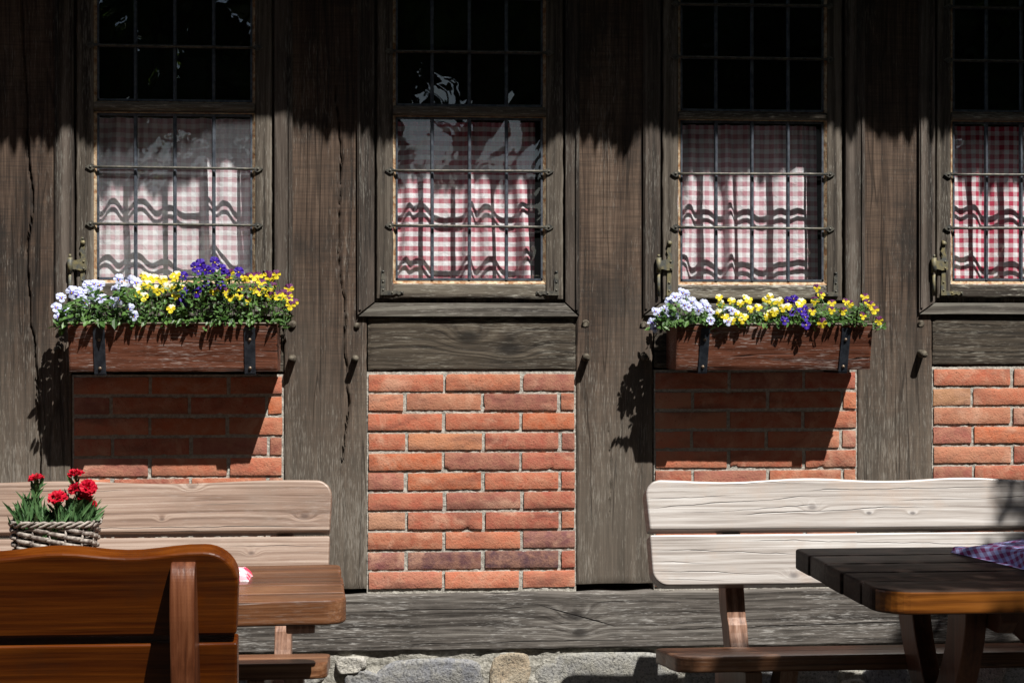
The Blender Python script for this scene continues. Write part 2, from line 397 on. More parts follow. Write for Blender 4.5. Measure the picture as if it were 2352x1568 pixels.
ZT = 3.3   # wall plate height
def PL(pts): return [at(x, y) for x, y in pts]
crackA = PL([(46,-900),(50,-120),(50,0),(55,127),(63,295),(66,380),(72,422),(74,464),(70,527),(63,560),(65,660),(68,690),(69,745),(78,775),(81,815),(86,870),(88,930),(92,1000),(94,1300)])
crackB = PL([(772,200),(778,290),(782,360),(783,400),(781,464),(778,527),(778,600),(788,680),(793,731),(791,800),(798,870),(801,926),(792,1000),(788,1060)])
crackC = PL([(1398,980),(1402,1100),(1400,1200)])
zb = wz(1176, 1338)
posts = [  # px left, px right (below the windows), bottom z, cracks, pegs
    (-150, 164, wz(100,1350), [(crackA, .0042, .03)], [(133,742,0,9),(135,800,1,7)]),
    (653, 842, wz(750,1352), [(crackB, .0027, .03)], [(672,745,0,9),(672,822,1,9),(820,748,0,7),(816,822,1,8)]),
    (1324, 1499, wz(1400,1339), [(crackC, .0015, .012)], [(1345,742,0,9),(1345,820,1,9),(1478,744,0,8),(1478,820,1,8)]),
    (1970, 2140, wz(2050,1336), [], [(2115,742,0,8),(2114,811,1,9),(1990,742,0,7)]),
    (2640, 2800, wz(2700,1330), [], [])]
for k, (l, r, z0, cr, pegs) in enumerate(posts):
    po = grid_face(wx(l), wx(r), z0, ZT, 0.0, .14, cr, seed=k+1).build('post', M['post'], house)
    for (px, py, out, rr) in pegs:
        x, z = at(px, py); r_ = rr/735.0; L = .042 if out else .006
        p = MB(); jz = R.uniform(-.004, .004)
        p.tube([(x, .02, z), (x, -L*.6, z+jz*.5), (x, -L, z+jz)], [r_*1.02, r_, r_*.9], 14)
        p.build('peg', M['peg'], po)
# windows: glass l, r, mullions, lintel data (all photo pixels at the wall plane)
WINS = [dict(gl=223, gr=578.5, mull=[310.3,400.8,490.3], sl=176, sr=624, cl=127, cr=672, up=[-15,107], ut=232, t0=237, t1=255, lt=261, b1=386, b2=516, gb=641, sb=684, cb0=694, cb1=726, hinge='left'),
        dict(gl=910, gr=1246.5, mull=[992.8,1078.5,1163.7], sl=866, sr=1293, cl=821, cr=1330, up=[-5,120], ut=243, t0=246, t1=266, lt=270, b1=393, b2=520, gb=643, sb=686, cb0=696, cb1=727, hinge='none'),
        dict(gl=1565, gr=1892.5, mull=[1646,1729,1812], sl=1523, sr=1934, cl=1477, cr=1985, up=[12,134], ut=255, t0=259, t1=275, lt=278, b1=400, b2=524, gb=645.5, sb=688, cb0=697, cb1=725, hinge='left'),
        dict(gl=2191, gr=2511, mull=[2268,2348,2428], sl=2153, sr=2552, cl=2109, cr=2602, up=[20,141], ut=257, t0=261, t1=277, lt=281, b1=402, b2=524, gb=644, sb=684, cb0=696, cb1=722, hinge='left')]
GY = .011   # glass plane
def bar_strip(mb, pts, w, y0, y1):  # closed polyline strips
    for (a, b) in pts:
        (x0, z0), (x1, z1) = a, b
        if abs(x0-x1) < 1e-6: mb.box(x0-w/2, x0+w/2, y0, y1, min(z0, z1), max(z0, z1))
        else: mb.box(min(x0, x1), max(x0, x1), y0, y1, z0-w/2, z0+w/2)
rivets = []
def rivet(mb, x, y, z, r=.0045):
    vs = [(x+math.cos(a*PI/4)*r*k, y-h, z+math.sin(a*PI/4)*r*k) for k, h in ((1, 0), (.8, r*.5), (.35, r*.8)) for a in range(8)]
    fs = [(i*8+k, i*8+(k+1) % 8, (i+1)*8+(k+1) % 8, (i+1)*8+k) for i in range(2) for k in range(8)]+[tuple(range(16, 24))]
    mb.add(vs, fs, 0, True)
def strap(mb, pts, wid, y0, y1):
    """flat strap along pts (x,z) with widths"""
    L = []; Rr = []
    n = len(pts)
    for i, (x, z) in enumerate(pts):
        ax, az = pts[max(i-1, 0)]; bx, bz = pts[min(i+1, n-1)]
        tx, tz = bx-ax, bz-az; l = math.hypot(tx, tz); nx_, nz_ = -tz/l, tx/l
        L.append((x+nx_*wid[i]/2, z+nz_*wid[i]/2)); Rr.append((x-nx_*wid[i]/2, z-nz_*wid[i]/2))
    out = L+Rr[::-1]
    mb.prism(out, 'y', y0, y1)
for k, W in enumerate(WINS):
    X = lambda p: wx(p)
    xc = (W['gl']+W['gr'])/2
    Zp = lambda p: wz(xc, p)
    gl, gr = X(W['gl']), X(W['gr']); sl, sr = X(W['sl']), X(W['sr']); cl, cr = X(W['cl']), X(W['cr'])
    ztop = 2.66
    gb, lt, ut, t0, t1 = Zp(W['gb']), Zp(W['lt']), Zp(W['ut']), Zp(W['t0']), Zp(W['t1'])
    sb, cb0, cb1 = Zp(W['sb']), Zp(W['cb0']), Zp(W['cb1'])
    pw = .010
    # sash stiles and bottom rail, as the window's own mesh
    m = MB()
    m.add(*(lambda q: (q.v, q.f))(grid_face(sl, gl-pw, sb, ztop, 0.0, .05, seed=20+k, rough=.001, edge_soft=.003)))
    m.add(*(lambda q: (q.v, q.f))(grid_face(gr+pw, sr, sb, ztop, 0.0, .05, seed=24+k, rough=.001, edge_soft=.003)))
    win = m.build('window', M['sash'], house)
    m = grid_face(gl-pw+.001, gr+pw-.001, sb+.001, gb-.013, -.001, .05, seed=30+k, rough=.001, horizontal=True, edge_soft=.004, du=.004, dv=.012)
    m.build('bottom_rail', M['sash_x'], win)
    m = MB(); m.prism([(-.004, t1), (-.010, t1+.006), (-.010, t0-.004), (.0, t0+.002), (.05, t0+.002), (.05, t1)], 'x', gl-pw+.001, gr+pw-.001)
    m.build('transom', M['sash_x'], win, .002)
    # putty lines, bevelled towards the glass
    m = MB()
    def pt(a, b, c_, d_):  # quad outer pts at y=.002, inner at y=GY
        m.add([a, b, c_, d_], [(0,1,2,3)])
    for (za, zb_) in ((gb, lt), (ut, ztop)):
        x0, x1 = gl, gr
        m.add([(x0-pw, .001, za-.012), (x1+pw, .001, za-.012), (x1, GY, za), (x0, GY, za)], [(0,1,2,3)])
        m.add([(x0-pw, .001, za-.012), (x0, GY, za), (x0, GY, zb_), (x0-pw, .001, zb_+.003)], [(0,1,2,3)])
        m.add([(x1, GY, za), (x1+pw, .001, za-.012), (x1+pw, .001, zb_+.003), (x1, GY, zb_)], [(0,1,2,3)])
        m.add([(x0, GY, zb_), (x1, GY, zb_), (x1+pw, .001, zb_+.003), (x0-pw, .001, zb_+.003)], [(0,1,2,3)])
    m.build('putty', M['putty'], win)
    # glass panes: each pane slightly out of true like old hand-blown glass
    xs = [gl]+[X(p) for p in W['mull']]+[gr]
    zl = [gb, Zp(W['b2']), Zp(W['b1']), lt]; zu = [ut, Zp(W['up'][1]), Zp(W['up'][0]), ztop]
    rr = random.Random(50+k)
    for tag_, zz, mat in (('lower', zl, M['glass_veil'] if k == 0 else M['glass']), ('upper', zu, M['glass'])):
        m = MB()
        for i in range(4):
            for j in range(3):
                t = [rr.uniform(-.0011, .0011) for _ in range(4)]
                a, b, c_, d_ = xs[i]+.001, xs[i+1]-.001, zz[j]+.001, zz[j+1]-.001
                m.add([(a, GY+t[0], c_), (b, GY+t[1], c_), (b, GY+t[2], d_), (a, GY+t[3], d_)], [(0,1,2),(0,2,3)])
        m.build('glass', mat, win)
    # lead cames
    for zz in (zl, zu):
        m = MB()
        for x in xs[1:-1]: m.prism([(x-.0055, GY-.002), (x-.003, GY-.007), (x+.003, GY-.007), (x+.0055, GY-.002), (x+.0055, GY+.006), (x-.0055, GY+.006)], 'z', zz[0], zz[3])
        for z in zz[1:-1]: m.box(gl, gr, GY-.0045, GY+.004, z-.003, z+.003)
        m.box(gl, gr, GY-.004, GY+.005, zz[0]-.001, zz[0]+.006); m.box(gl, gr, GY-.004, GY+.005, zz[3]-.006, zz[3]+.001)
        m.box(gl-.001, gl+.005, GY-.004, GY+.005, zz[0], zz[3]); m.box(gr-.005, gr+.001, GY-.004, GY+.005, zz[0], zz[3])
        m.build('lead_cames', M['lead'], win)
    # saddle bars with pointed forged ends
    for z in (zl[1], zl[2], zu[1], zu[2]):
        m = MB(); dz = rr.uniform(-.0015, .0015); y = -.006
        xa, xb = gl-.012, gr+.012
        y = -.003
        m.tube([(xa, y, z-dz), (gl+.05, y-.002, z-dz), (gr-.05, y-.003, z+dz), (xb, y, z+dz)], .0042, 8)
        for xe, sg, zz_ in ((xa, -1, z-dz), (xb, 1, z+dz)):
            pts = [(xe-sg*.006, zz_-.004), (xe+sg*.004, zz_-.0105), (xe+sg*.011, zz_-.008), (xe+sg*.0225, zz_), (xe+sg*.011, zz_+.008), (xe+sg*.004, zz_+.0105), (xe-sg*.006, zz_+.004)]
            m.prism(pts, 'y', -.006, -.0005); rivet(m, xe+sg*.007, -.006, zz_, .0042)
        m.build('saddle_bar', M['iron'], win)
    # casing: left and right boards, mitred sill board below
    yb, yf = .02, -.012
    iw = X(W['cl']+ (W['sl']-W['cl'])*.86); iwr = X(W['cr']-(W['cr']-W['sr'])*.86)
    m = MB()
    bw = cb0-cb1
    for (xo, xi) in ((cl, iw), (cr, iwr)):
        sg = 1 if xi > xo else -1
        m.hexa([(xo, yf+.001, cb1+.004), (xi, yf+.007, cb0+.003), (xi, yf+.007, 2.72), (xo, yf+.001, 2.72),
                (xo, yb, cb1+.004), (xi, yb, cb0+.003), (xi, yb, 2.72), (xo, yb, 2.72)])
        if k != 3 or True: m.box(min(xo+sg*.004, xo+sg*.012), max(xo+sg*.004, xo+sg*.012), yf-.003, yf+.01, cb1+.02, 2.72)
    m.build('casing', M['casing'], win, .0015)
    m = MB(); m.hexa([(cl+.003, yf+.000, cb1), (cr-.003, yf+.000, cb1), (iwr-.002, yf+.007, cb0), (iw+.002, yf+.007, cb0),
                      (cl+.003, yb, cb1), (cr-.003, yb, cb1), (iwr-.002, yb, cb0), (iw+.002, yb, cb0)])
    m.build('sill_board', M['casing_x'], win, .0015)
    # inner rebate (dark gap between casing and sash)
    m = MB(); m.box(iw, sl, .028, .06, cb0, 2.72); m.box(sr, iwr, .028, .06, cb0, 2.72); m.box(sl, sr, .028, .06, cb1+.01, sb)
    m.build('frame', M['casing'], win)
    # corner brackets and hinge
    sides = [('l', X(W['sl'])+.019, 1), ('r', X(W['sr'])-.021, -1)]
    for s_, x, sg in sides:
        zc = Zp(W['gb']+26); m = MB()
        hl = W['hinge'] == 'left' and s_ == 'l'
        top = zc+(.16 if hl else .062)
        yy0, yy1 = -.0045, -.0002
        strap(m, [(x, zc-.010), (x, zc+.02), (x, zc+.04), (x, top-.012), (x-sg*.002, top-.004), (x, top+.003)], [.016, .015, .013, .011, .007, .010], yy0, yy1)
        strap(m, [(x-.008*sg, zc-.005), (x+sg*.03, zc-.005), (x+sg*.042, zc-.003), (x+sg*.05, zc-.006), (x+sg*.058, zc-.004), (x+sg*.064, zc-.004)], [.014, .013, .009, .012, .006, .009], yy0-.0006, yy1)
        for q in ((x, zc+.004), (x, zc+.03), (x, top-.001), (x+sg*.028, zc-.005), (x+sg*.058, zc-.004)): rivet(m, q[0], yy0, q[1], .0038)
        m.build('corner_bracket', M['brass'] if hl else M['iron'], win)
        if hl:
            zh = Zp(609); m = MB()
            strap(m, [(x, zh+.012), (x+.003, zh+.030), (x-.004, zh+.044), (x+.001, zh+.058)], [.016, .012, .010, .008], -.006, -.001)
            m.tube([(x+.001, -.003, zh+.068), (x+.001, -.010, zh+.068)], .0075, 10)
            strap(m, [(x-.037, zh), (x-.02, zh), (x-.006, zh), (x+.013, zh)], [.028, .028, .036, .030], -.010, -.004)
            m.tube([(x-.036, -.018, zh-.026), (x-.036, -.018, zh+.022)], .008, 10)
            m.tube([(x-.036, -.018, zh-.03), (x-.036, -.014, zh-.10)], .005, 8)
            m.tube([(x-.036, -.018, zh+.022), (x-.036, -.018, zh+.032)], .004, 8)
            for q in ((x+.004, zh+.010), (x+.004, zh-.011)): rivet(m, q[0], -.010, q[1], .0038)
            m.build('hinge', M['brass'], win)
# rails under the windows
RAILS = [(166,650,742,855),(845,1322,740,850),(1503,1967,738,845),(2143,2636,738,838)]
for k, (l, r, t, b) in enumerate(RAILS):
    xm = (l+r)/2
    grid_face(wx(l), wx(r), wz(xm, b), wz(xm, t-14), .001, .10, seed=40+k, horizontal=True).build('rail', M['rail'], house)
# brick panels
PAL = [(.42,.125,.072),(.46,.15,.085),(.36,.105,.07),(.46,.19,.115),(.39,.115,.072),(.44,.145,.082),(.33,.12,.09),(.47,.135,.065)]
def brick_panel(l, r, top, rows, pitch, rowcols, seed, z_bottom):
    rr = random.Random(seed); xm = (l+r)/2
    x0, x1 = wx(l)+.003, wx(r)-.003; z = wz(xm, top)
    m = MB(); m.col = []
    W = x1-x0
    for row in range(rows):
        h = pitch-.0105+rr.uniform(-.0012, .0012)
        A = (row % 2 == 0)
        j = rr.uniform(-.003, .003)
        cuts = ([0, .365, .740, 1.0] if A else [0, .182, .556, .930, 1.0]) if W < .8 else [i/ (W/.245) for i in range(int(W/.245)+1)]+[1.0]
        for i in range(len(cuts)-1):
            a = x0+W*cuts[i]+(.0055 if i else 0)+rr.uniform(-.0015, .0015)+(j if i else 0)
            b = x0+W*cuts[i+1]-(.0055 if i < len(cuts)-2 else 0)+rr.uniform(-.0015, .0015)+(j if i < len(cuts)-2 else 0)
            c_ = PAL[rr.randrange(len(PAL))]
            if (row, i) in rowcols: c_ = rowcols[(row, i)]
            g_ = rr.uniform(.88, 1.12); c_ = tuple(v*g_ for v in c_)
            yf = -.001+rr.uniform(-.0018, .0012); tz = rr.uniform(-.0012, .0012); zz1 = z+rr.uniform(-.001, .001); zz0 = zz1-h
            nx_, nz_ = max(3, int((b-a)/.012)), 5
            o0 = len(m.v); vs = []; 
            for jj in range(nz_+1):
                for ii in range(nx_+1):
                    u = ii/nx_; v = jj/nz_
                    x = a+(b-a)*u; zv = zz0+(zz1-zz0)*v+tz*(u-.5)*2
                    y = yf-.0014*noise.noise(Vector((x*45, zv*60, seed+row)))
                    if ii in (0, nx_) or jj in (0, nz_):
                        y += .0022; 
                        ch = abs(noise.noise(Vector((x*60, zv*60, seed*3.0))))**2*1.2
                        if ch > .50: y += .004; ch += .4
                        x += (-1 if ii == nx_ else 1 if ii == 0 else 0)*ch*.0035
                        zv += (-1 if jj == nz_ else 1 if jj == 0 else 0)*ch*.003
                    vs.append((x, y, zv))
            Wn = nx_+1
            fs = [(q*Wn+p, q*Wn+p+1, (q+1)*Wn+p+1, (q+1)*Wn+p) for q in range(nz_) for p in range(nx_)]
            m.add(vs, fs, 0, True)
            ring = [(p, 0) for p in range(nx_+1)]+[(nx_, q) for q in range(1, nz_+1)]+[(p, nz_) for p in range(nx_-1, -1, -1)]+[(0, q) for q in range(nz_-1, 0, -1)]
            a_ = [vs[q*Wn+p] for p, q in ring]; b_ = [(p[0], .03, p[2]) for p in a_]; nn = len(ring)
            m.add(a_+b_, [(t, t+nn, (t+1) % nn+nn, (t+1) % nn) for t in range(nn)], 0, False)
            m.col += [c_]*(len(m.v)-o0)
        z -= pitch
    bp = m.build('brick_panel', M['brick'], house)
    mm = MB(); X0, X1, Z0, Z1 = wx(l)-.002, wx(r)+.002, z_bottom, wz(xm, top)+.008
    nx_ = int((X1-X0)/.006); nz_ = int((Z1-Z0)/.006)
    vs = [(X0+(X1-X0)*i/nx_, 0.0055-.002*noise.noise(Vector((i*.31, j*.31, seed)))-.0016*noise.noise(Vector((i*.9, j*.9, seed))), Z0+(Z1-Z0)*j/nz_) for j in range(nz_+1) for i in range(nx_+1)]
    mm.add(vs, [(j*(nx_+1)+i, j*(nx_+1)+i+1, (j+1)*(nx_+1)+i+1, (j+1)*(nx_+1)+i) for j in range(nz_) for i in range(nx_)], 0, True)
    mm.box(X0, X1, .03, .12, Z0, Z1)
    mm.build('mortar', M['mortar'], bp)
dp, dk = (.22,.085,.08), (.135,.065,.070)
zs = wz(1100, 1361)
brick_panel(167, 650, 866, 11, .0627, {(1,3):(.45,.12,.05),(3,3):(.28,.10,.07)}, 3, zs)
brick_panel(844, 1322, 859, 11, .0618, {(9,0):dp,(9,1):dk,(9,2):(.11,.058,.066),(8,2):(.20,.085,.085),(7,0):(.42,.22,.14),(0,1):(.46,.16,.09),(3,1):(.45,.19,.10),(10,0):(.50,.18,.12),(10,1):(.52,.17,.10),(10,2):(.52,.18,.11)}, 5, zs)
brick_panel(1504, 1968, 855, 11, .0622, {(1,3):(.46,.14,.07)}, 9, zs)
brick_panel(2143, 2636, 847, 11, .0622, {(1,0):(.45,.24,.13),(3,0):(.38,.13,.10)}, 12, zs)
# plain brickwork beyond the frame on both sides
brick_panel(-900, -152, 600, 16, .0627, {}, 21, zs)
brick_panel(2803, 3700, 600, 16, .0627, {}, 23, zs)
# sill beam
kx, kz = at(1300, 1405)
sx0, sx1 = wx(-900), wx(3700)
m = grid_face(-1.5, 2.7, wz(1176, 1490), wz(1176, 1359.5), -.012, .16, seed=60, horizontal=True, rough=.0028, wob=.005, du=.004, dv=.012, edge_soft=.006)
m.box(sx0, -1.503, -.012, .15, wz(1176,1490), wz(1176,1359.5)); m.box(2.703, sx1, -.012, .15, wz(1176,1490), wz(1176,1359.5))
m.build('sill_beam', M['sill'], house)
# dark recess behind foot of posts and all gaps, upper wall, interior
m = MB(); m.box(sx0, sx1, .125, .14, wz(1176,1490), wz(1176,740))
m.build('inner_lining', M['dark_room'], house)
m = MB()
m.box(sx0, wx(-152), 0.0, .14, wz(0,600)+.004, ZT); m.box(wx(2803), sx1, 0.0, .14, wz(2700,600)+.004, ZT)
for k, W in enumerate(WINS):
    m.box(wx(posts[k][1])+.002, wx(posts[k+1][0])-.002, .01, .13, 2.70, ZT)
m.build('head_rail', M['rail'], house)
m = MB()
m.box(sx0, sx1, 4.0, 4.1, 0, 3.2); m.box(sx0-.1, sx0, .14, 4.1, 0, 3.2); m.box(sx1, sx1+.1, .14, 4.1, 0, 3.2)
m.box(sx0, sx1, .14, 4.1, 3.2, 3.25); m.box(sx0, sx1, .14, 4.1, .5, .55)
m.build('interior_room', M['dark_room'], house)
# foundation of field stones
m = MB(); m.col = []
def stone(cx, cz, rx, rz, col, seed, ang=0.0, yo=.0):
    n1_, n2_ = 26, 14; vs = []; o0 = len(m.v)
    for j in range(n2_+1):
        th = PI*j/n2_
        for i in range(n1_):
            ph = 2*PI*i/n1_
            d = Vector((math.sin(th)*math.cos(ph), math.cos(th), math.sin(th)*math.sin(ph)))
            def sq(v, p=.62): return math.copysign(abs(v)**p, v)
            e = Vector((sq(d.x), sq(d.y, .8), sq(d.z)))
            n_ = 1+.14*noise.noise(d*1.3+Vector((seed, 0, 0)))+.055*noise.noise(d*3.6+Vector((seed, 3, 0)))+.02*noise.noise(d*9+Vector((seed, 3, 0)))
            x, z = e.x*rx*n_, e.z*rz*n_
            ca, sa = math.cos(ang), math.sin(ang)
            vs.append((cx+x*ca-z*sa, .05+yo+max(-.72, e.y)*-.070*n_ if False else .045+yo-.058*math.copysign(min(1.0, abs(e.y)*1.5)**.8, e.y)*n_, cz+x*sa+z*ca))
    fs = [(j*n1_+i, j*n1_+(i+1) % n1_, (j+1)*n1_+(i+1) % n1_, (j+1)*n1_+i) for j in range(n2_) for i in range(n1_)]
    m.add(vs, fs, 0, True); m.col += [col]*(len(m.v)-o0)
G1, G2, BR, LT, PK = (.21,.215,.235), (.30,.295,.28), (.34,.27,.19), (.46,.44,.40), (.34,.26,.24)
ST = [(690,1545,60,30,G2,0),(805,1525,34,20,LT,.1),(990,1557,132,45,G1,.02),(1172,1545,46,52,BR,-.15),(1395,1545,172,52,G2,.02),(860,1572,70,26,G1,-.3),
      (1640,1545,68,50,G2,.1),(1755,1560,55,58,G1,.3),(1870,1548,62,48,G2,-.1),(1960,1590,40,32,LT,.1),(2035,1556,50,42,G1,.5),(2120,1565,48,46,G2,.2),
      (2250,1540,62,44,PK,-.3),(2340,1560,44,46,G2,.1),(560,1550,62,42,G1,.1),(440,1550,60,44,G2,0),(300,1550,76,44,BR,0),(140,1550,78,46,G1,0),(-20,1550,76,44,G2,0),(2450,1550,66,46,G1,0),(2580,1550,58,44,G2,0)]
for i, (px, py, rx, rz, col, an) in enumerate(ST):
    x, z = at(px, py); stone(x, z, rx/735*1.04, rz/735*1.04, col, i*3.7+1, an, R.uniform(-.006, .008))
rr = random.Random(4)
zc = .12
for row in range(2):
    x = sx0
    while x < sx1:
        w_ = rr.uniform(.09, .17); stone(x+w_, .155-.12*row+rr.uniform(-.02, .02), w_*.97, .07, rr.choice([G1, G2, BR, LT, PK]), rr.uniform(0, 99), rr.uniform(-.1, .1)); x += 2*w_
fd = m.build('stone_foundation', M['stone'], house)
mm = MB(); X0, X1, Z0, Z1 = -1.6, 2.8, 0.0, wz(1176, 1488)
nx_ = 300; nz_ = 40
vs = [(X0+(X1-X0)*i/nx_, .001-.012*noise.noise(Vector((i*.16, j*.2, 1)))-.006*noise.noise(Vector((i*.7, j*.7, 4))), Z0+(Z1-Z0)*j/nz_) for j in range(nz_+1) for i in range(nx_+1)]
mm.add(vs, [(j*(nx_+1)+i, j*(nx_+1)+i+1, (j+1)*(nx_+1)+i+1, (j+1)*(nx_+1)+i) for j in range(nz_) for i in range(nx_)], 0, True)
mm.box(sx0, X0, .01, .12, 0, Z1); mm.box(X1, sx1, .01, .12, 0, Z1); mm.box(X0, X1, .05, .12, 0, Z1)
mm.build('mortar', M['rubble_mortar'], fd)

# thatched roof with a ragged eave (its fringe casts the toothed shade line)
EV = 0.8
prof = [(-900,335),(0,338),(128,334),(150,322),(215,335),(300,345),(380,350),(430,320),(560,262),(620,246),(650,290),(700,296),(760,318),(818,326),(890,334),(960,318),(1180,322),(1262,334),(1300,318),(1330,338),
        (1400,346),(1440,350),(1475,302),(1535,330),(1600,320),(1850,300),(1905,290),(1945,326),(1990,305),(2050,336),(2080,330),(2115,292),(2160,320),(2352,325),(3700,330)]
def shade_z(px):
    for (a, za), (b, zb_) in zip(prof[:-1], prof[1:]):
        if a <= px <= b: return za+(zb_-za)*(px-a)/(b-a)
    return 330
m = MB(); rr = random.Random(11)
kx_, kz_ = SUN.x/-SUN.y, SUN.z/-SUN.y
ztyp = 1.33+(770-330)/735.0+EV*kz_
def pix_of_x(X):
    lo, hi = -900, 3700
    for _ in range(18):
        mid = (lo+hi)/2
        if wx(mid) < X: lo = mid
        else: hi = mid
    return lo
for layer in range(5):
    yo = -EV+layer*.028
    x = sx0+.1
    while x < sx1+.6:
        w_ = rr.uniform(.007, .030)
        px = pix_of_x(x+w_/2-(-yo)*kx_)
        ze = wz(px, shade_z(px))+(-yo)*kz_
        tip = ze-rr.uniform(0, .030)-(rr.random() < .2)*rr.uniform(0, .05)+.018*noise.noise(Vector((x*9, layer, 2)))+layer*.012+.020
        top = ze+.16
        lean = rr.uniform(-.012, .012)
        m.add([(x, yo, top), (x+w_*1.25, yo, top), (x+w_*1.1+lean*.4, yo-.006, tip+.05), (x+w_*.5+lean, yo-.002, tip), (x+lean*.4, yo-.006, tip+.05)], [(0,4,3,2,1)])
        x += w_*.78
zt = ztyp+.075
m.prism([(-EV, zt), (-EV+.13, zt-.03), (.3, ZT+.02), (4.4, ZT+3.0), (4.4, ZT+3.4), (.2, ZT+.75), (-EV+.0, zt+.32)], 'x', sx0, sx1+.6)
m.build('thatched_roof', M['thatch'], house)

# ================================================================ curtains
def curtain(k, label, red, white, hs, vs_, amp, nf, sheer, seed, right_gap=0.0):
    W = WINS[k]; xc = (W['gl']+W['gr'])/2
    x0, x1 = wx(W['gl'])-.04, wx(W['gr'])+.02-right_gap; zt_, zb_ = wz(xc, W['lt']+3), wz(xc, W['gb']+8)-.03
    cx, cz = (x0+x1)/2, zb_; Yc = .080
    nx_, nz_ = 260, 60; rr = random.Random(seed)
    ph = [rr.uniform(0, 6.28) for _ in range(8)]
    L = x1-x0
    folds = []; p = rr.uniform(-.02, .03)
    while p < 1.04:
        w_ = rr.uniform(.028, .075); folds.append((p, w_, amp*rr.uniform(.8, 1.7), rr.uniform(-.09, .09), rr.uniform(.2, 1.0))); p += w_*rr.uniform(2.3, 4.0)
    def fy(u, v):  # u 0..1, v 0 bottom..1 top
        y = amp*.75
        for (p_, w_, A, dr, tp) in folds:
            d = (u-p_-dr*(1-v)-.008*math.sin(5*v+p_*30))/(w_*(1.15-.35*v))
            y -= A*(1-.55*tp*v**1.5)*math.exp(-abs(d)**2.6)
        y += .0028*math.sin(2*PI*27*u+ph[6]+.9*math.sin(9*u))*max(0, (v-.72)/.28)
        y += .0030*noise.noise(Vector((u*11, v*5, seed)))+.0012*noise.noise(Vector((u*40, v*22, seed)))
        return y
    vs = []; uvu = [0.0]
    for i in range(nx_):
        u0, u1 = i/nx_, (i+1)/nx_
        uvu.append(uvu[-1]+math.hypot(L/nx_, fy(u1, .25)-fy(u0, .25)))
    for j in range(nz_+1):
        for i in range(nx_+1):
            u, v = i/nx_, j/nz_
            hang = .006*math.sin(2*PI*u*1.5+ph[7])*(1-v)
            vs.append((x0-cx+L*u+hang, fy(u, v), (zt_-zb_)*v))
    m = MB(); m.add(vs, [(j*(nx_+1)+i, j*(nx_+1)+i+1, (j+1)*(nx_+1)+i+1, (j+1)*(nx_+1)+i) for j in range(nz_) for i in range(nx_)], 0, True)
    # rolled top hem
    o = m.build('curtain', gingham('gingham %d' % k, red, white, .0305, hs, vs_, sheer), None, loc=(cx, Yc, cz))
    uv = o.data.uv_layers.new(name='UVMap'); n = nx_+1
    for lp in o.data.loops:
        i, j = lp.vertex_index % n, lp.vertex_index//n
        uv.data[lp.index].uv = (uvu[i], (zt_-zb_)*j/nz_+.01)
    tag(o, label, 'curtain', 'checked half curtains behind the leaded windows')
curtain(0, 'pale washed-out pink and white gingham half curtain above the left flower box', (.64,.42,.46), (.93,.93,.94), .60, .40, .021, 4.6, .08, 5)
curtain(1, 'red and white half curtain with bold horizontal bands in the window without a flower box', (.57,.19,.235), (.93,.92,.94), .80, .20, .023, 4.4, .08, 8, .035)
curtain(2, 'pink gingham half curtain in the window above the right flower box', (.62,.31,.36), (.93,.92,.94), .62, .40, .018, 3.8, .08, 12, .02)
curtain(3, 'bright red checked half curtain in the window cut off by the right edge', (.54,.06,.11), (.93,.92,.94), .60, .55, .017, 4.2, .08, 17)

